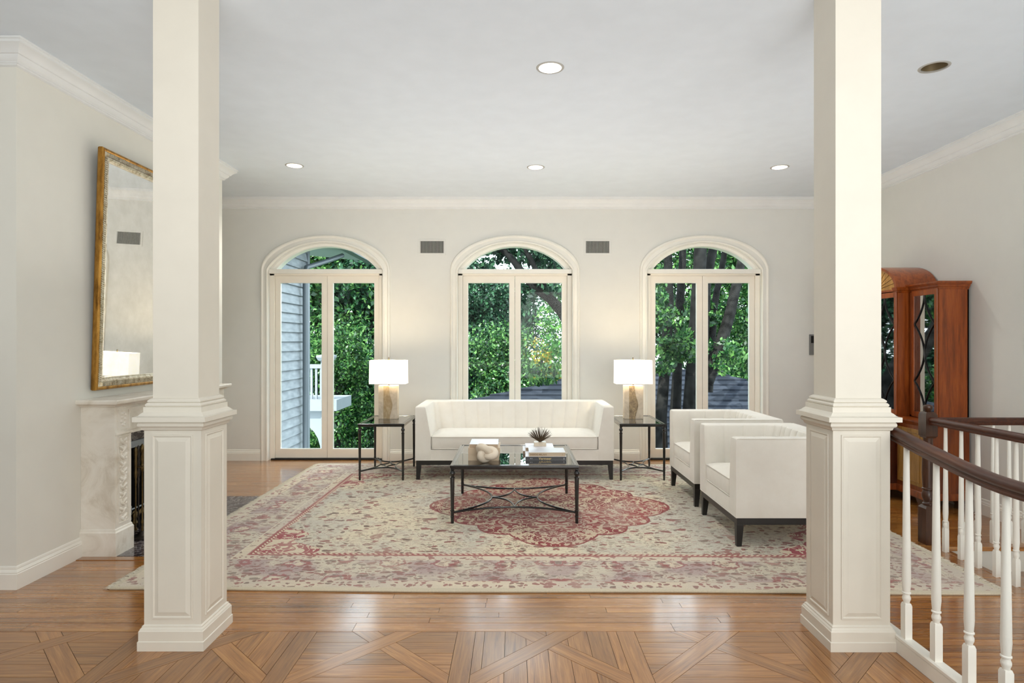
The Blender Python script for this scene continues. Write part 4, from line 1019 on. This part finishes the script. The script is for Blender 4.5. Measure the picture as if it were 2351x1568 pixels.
# centre upper with arched top
c_ = MB(); c_.box(3.675, XW, CY - HC + .01, CY - HC + .03, ZU0, ZU1 + .02); c_.box(3.675, XW, CY + HC - .03, CY + HC - .01, ZU0, ZU1 + .02); c_.box(3.675, XW, CY - HC + .03, CY + HC - .03, ZU0, ZU0 + .02); c_.box(XW - .012, XW, CY - HC + .03, CY + HC - .03, ZU0, ZU1)
c_.box(3.675, XW, CY - HC + .03, CY + HC - .03, ZU1, ZU1 + .02)
P('upper_case', c_, 'cherry')
for zs_ in (1.09, 1.39, 1.69): P('shelf', MB().box(3.70, XW - .012, CY - HC + .03, CY + HC - .03, zs_, zs_ + .014), 'cherry')
for s in (-1, 1):
    da, db = (CY - HC + .012, CY - .003) if s < 0 else (CY + .003, CY + HC - .012)
    f = MB(); st_w = .035
    f.box(3.660, 3.675, da, da + st_w, ZU0 + .01, ZU1 - .01); f.box(3.660, 3.675, db - st_w, db, ZU0 + .01, ZU1 - .01); f.box(3.660, 3.675, da + st_w, db - st_w, ZU0 + .01, ZU0 + .06); f.box(3.660, 3.675, da + st_w, db - st_w, ZU1 - .06, ZU1 - .01)
    dr = P('door', f, 'cherry', bevel=.002); g0, g1 = da + st_w, db - st_w; gc = (g0 + g1) / 2; gh = (g1 - g0) / 2; za, zb_ = ZU1 - .06, ZU0 + .06
    obj('pane', MB().box(3.667, 3.670, g0, g1, zb_, za), 'cabinet_glass', parent=dr, world=True)
    for sg in (-1, 1):
        pts = []; z = za
        while z > zb_:
            u_ = ((za - z) / (Pd / 2)); ph = u_ % 2; tt_ = ph if ph <= 1 else 2 - ph
            pts.append((3.662, gc + sg * (gh * tt_ ** 1.9 * .98 + .003), z)); z -= .01
        obj('glazing_bar', MB().tube(pts, .005, 6), 'black_wood', parent=dr, world=True, smooth=60)
for s in (-1, 1):
    ya, yb = (CY - HWG + .01, CY - HC) if s < 0 else (CY + HC, CY + HWG - .01)
    rings = []
    for e, z in ((0, ZU1 - .02), (.006, ZU1 - .012), (.010, ZU1), (.018, ZU1 + .006), (.022, ZU1 + .020), (.034, ZU1 + .028), (.042, ZU1 + .040), (.042, ZU1 + .052), (.0, ZU1 + .054)):
        rings.append([(3.785 - e, ya - (e if s < 0 else 0), z), (XW, ya - (e if s < 0 else 0), z), (XW, yb + (e if s > 0 else 0), z), (3.785 - e, yb + (e if s > 0 else 0), z)])
    P('cornice', MB().loft(rings), 'cherry', smooth=30)
for s in (-1, 1):
    yo = CY + s * (HC - .01); rings = []
    for e, z in ((0, ZU1 - .02), (.006, ZU1 - .012), (.010, ZU1), (.018, ZU1 + .006), (.022, ZU1 + .020), (.028, ZU1 + .028), (.03, ZU1 + .034), (.0, ZU1 + .035)):
        ya, yb = sorted((yo + s * e, yo - s * .05)); rings.append([(3.675 - e, ya, z), (XW, ya, z), (XW, yb, z), (3.675 - e, yb, z)])
    P('cornice', MB().loft(rings), 'cherry', smooth=30)
n = 20
def arcp(R_, k): return [(CY + R_ * math.cos(PI * i / k), ZU1 + .02 + R_ * .62 * math.sin(PI * i / k)) for i in range(k + 1)]
o_, i_ = arcp(HC + .005, n), arcp(HC - .03, n)
P('arched_roof', MB().loft([[(3.655, a_[0], a_[1]), (XW, a_[0], a_[1]), (XW, b_[0], b_[1]), (3.655, b_[0], b_[1])] for a_, b_ in zip(o_, i_)]), 'cherry', smooth=40)
P('tympanum', MB().prism_x(arcp(HC - .03, n), 3.685, 3.70), 'golden_wood')
fan = MB()
for i in range(1, 12):
    a = PI * i / 12; fan.tube([(3.684, CY + .06 * math.cos(a), ZU1 + .03 + .04 * math.sin(a)), (3.684, CY + (HC - .07) * math.cos(a), ZU1 + .03 + (HC - .07) * .6 * math.sin(a))], .004, 5)
P('fan_carving', fan, 'golden_wood', kind='stuff')

# ---------------------------------------------------------------- banisters
def baluster_mb(h, cx=0, cy=0, z0=0.0, sq=.017, k=1.0):
    mb = MB(); zs_ = z0 + .17
    mb.sqlathe([(sq, z0), (sq, zs_ - .012), (sq * .78, zs_)], cx, cy)
    mb.lathe([(sq * .80, zs_ - .004), (.0125 * k, zs_ + .006), (.0165 * k, zs_ + .018), (.0168 * k, zs_ + .026), (.0125 * k, zs_ + .040), (.0125 * k, zs_ + .043), (.0175 * k, zs_ + .046), (.0175 * k, zs_ + .051), (.0145 * k, zs_ + .054), (.0178 * k, zs_ + .10), (.0165 * k, zs_ + .2), (.011 * k, z0 + h)], cx, cy, 14)
    return mb
t = thing('stair_banister', 'foreground banister with a curved dark handrail and white balusters, beside the right column', 'banister', (1.87, 2.95, 0))
obj('curb', MB().loft([[(1.846, y_, 0.0), (1.846, y_, .062), (1.850, y_, .066), (1.842, y_, .070), (1.842, y_, .082), (1.848, y_, .088), (1.892, y_, .088), (1.898, y_, .082), (1.898, y_, 0)] for y_ in (3.16, 1.6)]), 'trim_paint', parent=t, world=True)
rail = [(3.20, 1.085), (3.02, 1.052), (2.80, 1.012), (2.552, .973), (2.42, .957), (2.34, .951), (2.24, .949), (2.1, .950), (1.6, .950)]
rail = [(a, b) for a, b in rail]
rp = [(.022, -.030), (.024, -.020), (.020, -.016), (.020, -.008), (.029, .000), (.031, .010), (.029, .020), (.020, .028), (.008, .032)]
rprof = [(x, z) for x, z in rp] + [(-x, z) for x, z in rp[::-1]]
mb = MB(); ys_f = np.linspace(3.16, 1.6, 40); ry = [r[0] for r in rail][::-1]; rz_ = [r[1] for r in rail][::-1]
mb.loft([[(1.87 + x, yy_, float(np.interp(yy_, ry, rz_)) + z) for x, z in rprof] for yy_ in ys_f])
o = obj('handrail', mb, 'walnut_rail', parent=t, world=True, smooth=40); fixn(o)
for by in (2.905, 2.700, 2.505, 2.317, 2.13, 1.94, 1.75):
    zt_ = float(np.interp(by, ry, rz_)) - .028
    obj('baluster', baluster_mb(zt_ - .086, 1.87, by, .086, k=1.1), 'trim_paint', parent=t, world=True, smooth=40)
t = thing('landing_banister', 'rear banister with a dark newel post guarding the stairwell, in front of the cabinet', 'banister', (3.08, 4.53, 0))
nw = MB(); N0, N1 = 3.079, 4.535
nw.sqlathe([(.045, 0), (.045, .265), (.030, .285)], N0, N1)
nw.lathe([(.030, .280), (.036, .290), (.037, .298), (.030, .305), (.028, .312), (.040, .34), (.042, .365), (.034, .39), (.031, .395), (.040, .402), (.040, .410), (.034, .416), (.040, .52), (.036, .66), (.030, .76), (.034, .80)], N0, N1, 20)
nw.sqlathe([(.032, .785), (.043, .80), (.043, .955), (.036, .972), (.028, .978)], N0, N1)
nw.lathe([(.018, .975), (.020, .985), (.026, .995), (.030, 1.004), (.032, 1.014), (.028, 1.024), (.016, 1.03), (.004, 1.032)], N0, N1, 20)
obj('newel_post', nw, 'walnut_newel', parent=t, world=True, smooth=35)
def hrail(p0, p1, zc, name='handrail'):
    d = (Vector(p1) - Vector(p0)).normalized(); nx, ny = -d.y, d.x; k = .9
    mb = MB().loft([[(p[0] + nx * x * k, p[1] + ny * x * k, zc + z * k) for x, z in rprof] for p in (p0, p1)]); return fixn(obj(name, mb, 'walnut_rail', parent=t, world=True, smooth=40))
hrail((N0 + .03, N1), (XR, N1), .906); hrail((N0, N1 - .03), (N0, 1.4), .914)
for k in range(17):
    by = 4.35 - k * .153
    if by > 1.45: obj('baluster', baluster_mb(.885, N0 + .0, by, 0.0, sq=.015), 'trim_paint', parent=t, world=True, smooth=40)
for k in range(8): obj('baluster', baluster_mb(.878, 3.21 + k * .118, N1 - .0, 0.0, sq=.015), 'trim_paint', parent=t, world=True, smooth=40)

# ---------------------------------------------------------------- outdoors
struct('ground', MB().box(-40, 40, 7.9, 70, -3.3, -3.2), 'lawn')
# neighbouring wing with clapboards
t = thing('clapboard_wing', 'grey clapboard house wing with a downspout, seen through the left arch', 'house', (-3.5, 9.4, -3.2))
XS = -3.52
obj('wall_core', MB().box(XS - .6, XS - .03, 8.0, 10.42, -3.2, 3.35), 'siding', parent=t, world=True)
for k in range(43):
    z = -3.15 + k * .15; 
    o = obj('clapboard', MB().loft([[(XS - .03, y_, z), (XS + .016, y_, z), (XS + .016, y_, z + .006), (XS - .018, y_, z + .16), (XS - .03, y_, z + .16)] for y_ in (8.0, 10.36)]), 'siding', parent=t, world=True)
obj('corner_board', MB().box(XS - .05, XS + .02, 10.36, 10.46, -3.2, 3.3), 'white_outdoor', parent=t, world=True)
obj('downspout', MB().tube([(-3.15, 11.2, 3.08), (-3.25, 10.7, 2.92), (-3.42, 10.05, 2.72), (-3.43, 10.02, 2.6), (-3.43, 10.02, -3.1)], .042, 8), 'gutter', parent=t, world=True, smooth=60)
obj('eave', MB().prism_y([(-4.5, 3.30), (-3.0, 3.16), (-3.0, 3.24), (-4.5, 3.5)], 8.2, 12.6), 'white_outdoor', parent=t, world=True)
obj('gutter', MB().prism_y([(-3.02, 3.10), (-2.92, 3.12), (-2.90, 3.24), (-3.02, 3.24)], 8.2, 12.7), 'gutter', parent=t, world=True)
# balcony
t = thing('balcony', 'white balcony with railing over an arched opening, seen through the left arch', 'balcony', (-4.0, 12.6, -3.2))
obj('deck', MB().box(-4.9, -3.52, 12.1, 13.2, .12, .34), 'white_outdoor', parent=t, world=True)
obj('corner_post', MB().sqlathe([(.09, .34), (.09, 1.10), (.13, 1.12), (.16, 1.18), (.16, 1.22), (.02, 1.25)], -3.78, 12.3), 'white_outdoor', parent=t, world=True)
obj('top_rail', MB().box(-4.9, -3.85, 12.26, 12.34, .96, 1.04), 'white_outdoor', parent=t, world=True)
for k in range(11): obj('baluster', MB().box(-4.86 + k * .095, -4.82 + k * .095, 12.28, 12.32, .34, .97), 'white_outdoor', parent=t, world=True)
obj('lower_post', MB().box(-3.86, -3.70, 12.2, 12.4, -3.2, .12), 'white_outdoor', parent=t, world=True)
ap = [(-4.9, .12), (-3.86, .12), (-3.86, -1.6)] + [(-4.33 + .46 * math.cos(a), -.75 + .62 * math.sin(a)) for a in [PI * i / 12 for i in range(13)]] + [(-4.9, -1.6)]
obj('arched_beam', MB().prism_y(ap, 12.22, 12.36), 'white_outdoor', parent=t, world=True)
# lower neighbour roof
t = thing('shingled_roof', 'low grey shingled hip roof below, seen through the middle and right arches', 'roof', (3.0, 11.0, -3.2))
def rz0(y): return .88 - .47 * (14 - y)
RP = [(-1.5, 12.5), (2.2, 14), (4.4, 14), (7.0, 12.3), (8.0, 8.9), (-2.6, 8.9)]
obj('deck', MB().loft([[(x, y_, rz0(y_) - .10) for x, y_ in RP[::-1]], [(x, y_, rz0(y_) - .04) for x, y_ in RP[::-1]]]), 'shingle', parent=t, world=True)
yy = 8.9; k = 0
while yy < 14.0:
    y1 = min(yy + .20, 14.0)
    pl = clip(clip(RP, 0, 1, y1), 0, -1, -yy)
    if len(pl) >= 3:
        bot = [(x, y_, rz0(y_) - .04) for x, y_ in pl]; top = [(x, y_, rz0(y_) + (.0 if y_ > (yy + y1) / 2 else .035) - .015) for x, y_ in pl]
        fixn(obj('shingle_course', MB().loft([bot, top]), 'shingle', parent=t, world=True))
    yy += .20
# trees
def leaf_mesh(name, n, size, blobs, m, seed, droop=0.25):
    rs = np.random.RandomState(seed); B = np.array(blobs, dtype=float)      # cx,cy,cz,rx,ry,rz
    vol = B[:, 3] * B[:, 4] * B[:, 5]; idx = rs.choice(len(B), n, p=vol / vol.sum()); b = B[idx]
    nc = max(40, n // 90); # twig clusters
    d = rs.normal(size=(nc, 3)); d /= np.linalg.norm(d, axis=1)[:, None]; rad = rs.uniform(0.45, 1.0, nc) ** 0.5
    cl = d * rad[:, None]; ci = rs.randint(0, nc, n)
    P_ = b[:, :3] + (cl[ci] + rs.normal(scale=.10, size=(n, 3))) * b[:, 3:6]
    s = size * rs.uniform(.6, 1.3, n)
    a = rs.normal(size=(n, 3)); a[:, 2] -= droop; a /= np.linalg.norm(a, axis=1)[:, None]
    up = rs.normal(size=(n, 3)) * .8 + np.array([0, -.5, 1.0]); w = np.cross(a, up); w /= np.linalg.norm(w, axis=1)[:, None] + 1e-9
    v0 = P_ - a * s[:, None] * .6; v2 = P_ + a * s[:, None] * .6; v1 = P_ + w * s[:, None] * .32; v3 = P_ - w * s[:, None] * .32
    V = np.stack([v0, v1, v2, v3], 1).reshape(-1, 3)
    me = bpy.data.meshes.new(name); me.vertices.add(4 * n); me.vertices.foreach_set('co', V.astype(np.float32).ravel())
    me.loops.add(4 * n); me.loops.foreach_set('vertex_index', np.arange(4 * n, dtype=np.int32))
    me.polygons.add(n); me.polygons.foreach_set('loop_start', np.arange(0, 4 * n, 4, dtype=np.int32))
    me.update(calc_edges=True); me.materials.append(M[m]); return me
def blobs(n, rx, ry, z0, z1, seed, r=1.0):
    rs = random.Random(seed); out = []
    for k in range(n):
        z = rs.uniform(z0, z1); f = 1 - .55 * ((z - z0) / (z1 - z0)) ** 1.5
        a = rs.uniform(0, 2 * PI); q = rs.uniform(.2, .9) * f; s = rs.uniform(.7, 1.2) * r
        out.append((rx * q * math.cos(a), ry * q * math.sin(a), z, s, s, s * .75))
    return out
CROWN = {}
for nm, mm, sd in (('deep', 'leaf_deep', 3), ('mid', 'leaf_mid', 5), ('bright', 'leaf_bright', 8), ('yellow', 'leaf_yellow', 9)):
    CROWN[nm] = leaf_mesh('crown', 26000 if nm != 'yellow' else 9000, .13, blobs(22, 2.6, 2.2, 1.0, 8.2, sd, 1.15), mm, sd)
TR = MB(); TR.tube([(0, 0, 0), (.05, .0, 2), (-.1, .1, 4.5), (.1, 0, 7)], [.2, .17, .12, .05], 8)
def tree(x, y, s, kind, label, rz=0.0, sz=1.0):
    t = thing('tree', label, 'tree', (x, y, -3.2), rz, 'trees outdoors'); t.scale = (s, s, s * sz)
    obj('trunk', TR, 'bark_dark', parent=t, smooth=60)
    c_ = bpy.data.objects.new('crown', CROWN[kind]); COL.objects.link(c_); c_.parent = t; c_['kind'] = 'stuff'
TREES = [(-9.5, 20, 1.15, 'deep', 'dark green tree behind the balcony, far left'), (-6.2, 17.5, 1.05, 'mid', 'green tree right above the white balcony post'),
         (-4.4, 15.2, .62, 'mid', 'low bushy tree at the foot of the balcony'), (-3.6, 19.0, 1.12, 'deep', 'tall dark tree in the right pane of the left arch'),
         (-1.4, 20.5, .86, 'deep', 'tall dark green tree filling the left pane of the middle arch'), (-0.4, 16.3, .62, 'mid', 'rounded green tree low in the left pane of the middle arch'),
         (1.9, 19.4, .84, 'bright', 'light green tree in the right pane of the middle arch'), (0.9, 18.6, .60, 'yellow', 'yellowing small tree in the right pane of the middle arch'),
         (4.6, 22.5, 1.0, 'deep', 'dark tree behind the hidden wall between middle and right arches'), (6.6, 21.5, 1.15, 'mid', 'green tree behind the slender trunks of the right arch'),
         (9.5, 24.0, 1.25, 'bright', 'sunny bright green tree in the right pane of the right arch'), (12.5, 22.0, 1.25, 'bright', 'sunny tree at the far right edge of the right arch'),
         (-12.5, 26, 1.5, 'mid', 'distant tree hidden behind the clapboard wing'), (0.2, 29, .98, 'deep', 'distant dark tree behind the middle arch'), (-6, 28, 1.6, 'deep', 'tall distant tree behind the left arch')]
for k, (x, y, s, kd, lb) in enumerate(TREES): tree(x, y, s, kd, lb, rz=k * 1.3)
# understorey hedge
hg = leaf_mesh('undergrowth', 60000, .17, [(-10 + i * 1.5, 24 + (i % 3), -1.2 + .5 * math.sin(i), 1.7, 1.2, 2.4) for i in range(22)], 'leaf_deep', 12)
o = bpy.data.objects.new('undergrowth', hg); COL.objects.link(o); o['label'] = 'dense dark green undergrowth along the back of the garden'; o['category'] = 'undergrowth'; o['kind'] = 'stuff'
# near maple with several leaning stems
t = thing('maple_tree', 'dark multi-stemmed maple close outside the right arch', 'tree', (3.2, 10.6, -3.2))
def PX(px, py, Y): return ((px - 1180) * Y / 1400, Y, 1.5 - (py - 784) * Y / 1400)
stems = [([PX(1519, 1150, 10.2), PX(1517, 960, 10.2), PX(1527, 840, 10.3), PX(1536, 700, 10.4), PX(1533, 560, 10.5), PX(1530, 430, 10.6)], [.13, .10, .085, .08, .07, .05]),
         ([PX(1556, 1150, 10.8), PX(1550, 960, 10.8), PX(1556, 830, 10.8), PX(1561, 700, 10.9), PX(1567, 600, 10.9), PX(1570, 430, 11)], [.12, .10, .08, .075, .065, .05]),
         ([PX(1575, 1150, 10.0), PX(1585, 950, 10.0), PX(1592, 830, 10.0), PX(1601, 690, 10.1), PX(1607, 600, 10.2), PX(1612, 430, 10.3)], [.15, .13, .11, .105, .105, .10]),
         ([PX(1626, 900, 10.6), PX(1632, 800, 10.7), PX(1640, 700, 10.8), PX(1662, 590, 11), PX(1680, 450, 11.2)], [.08, .075, .06, .05, .04]),
         ([PX(1622, 880, 10.2), PX(1652, 800, 10.3), PX(1676, 720, 10.4), PX(1694, 640, 10.6), PX(1710, 560, 10.8), PX(1730, 450, 11)], [.11, .105, .09, .08, .06, .05]),
         ([PX(1605, 1000, 10.3), PX(1614, 800, 10.4), PX(1622, 640, 10.5), PX(1640, 560, 10.6), PX(1650, 430, 10.8)], [.1, .09, .08, .075, .06])]
for p_, r_ in stems: obj('stem', MB().tube(p_, r_, 10), 'bark_dark', parent=t, world=True, smooth=60)
br = [([PX(1400, 1300, 9.6), PX(1404, 1000, 9.6), PX(1390, 880, 9.6), PX(1345, 800, 9.6), PX(1320, 765, 9.6), PX(1290, 715, 9.6), PX(1262, 685, 9.6), PX(1225, 660, 9.6), PX(1196, 622, 9.6), PX(1172, 590, 9.6), PX(1140, 560, 9.7), PX(1120, 520, 9.8)], [.16, .15, .14, .12, .10, .09, .075, .06, .055, .05, .05, .04]),
      ([PX(1268, 690, 9.6), PX(1250, 660, 9.5), PX(1236, 630, 9.5), PX(1214, 590, 9.4), PX(1200, 560, 9.4)], [.05, .045, .04, .035, .025]),
      ([PX(1248, 658, 9.5), PX(1232, 620, 9.6), PX(1215, 580, 9.6)], [.03, .03, .02]),
      ([PX(1312, 640, 10), PX(1285, 608, 10), PX(1262, 580, 10), PX(1240, 560, 10)], [.06, .05, .04, .03]),
      ([PX(1082, 615, 10), PX(1098, 590, 10), PX(1125, 580, 10), PX(1160, 578, 10)], [.012, .015, .018, .02])]
for p_, r_ in br: obj('branch', MB().tube(p_, r_, 8), 'bark_dark', parent=t, world=True, smooth=60)
def pb(px, py, Y, rx, rz): x, y_, z = PX(px, py, Y); return (x - 3.2, y_ - 10.6, z + 3.2, rx, .5, rz)
for nm, n_, sz, bl in (('canopy', 5200, .085, [pb(1110, 590, 10, .5, .22), pb(1170, 560, 10, .6, .18), pb(1230, 570, 9.8, .6, .28), pb(1290, 590, 10.2, .5, .28), pb(1330, 560, 10, .5, .3), pb(1270, 640, 9.7, .35, .3), pb(1205, 700, 9.8, .2, .35)]),
                       ('lower_leaves', 4200, .08, [pb(1530, 760, 9.6, .35, .35), pb(1560, 800, 9.7, .4, .22), pb(1515, 830, 9.6, .2, .2), pb(1690, 840, 9.8, .4, .16), pb(1660, 800, 9.9, .25, .15), pb(1600, 720, 10.8, .35, .3), pb(1240, 860, 9.9, .35, .16), pb(1500, 680, 10, .2, .4)])):
    me = leaf_mesh(nm, n_, sz, bl, 'leaf_deep' if nm == 'canopy' else 'leaf_mid', 21, .6)
    o = bpy.data.objects.new(nm, me); COL.objects.link(o); o.parent = t; o['kind'] = 'stuff'
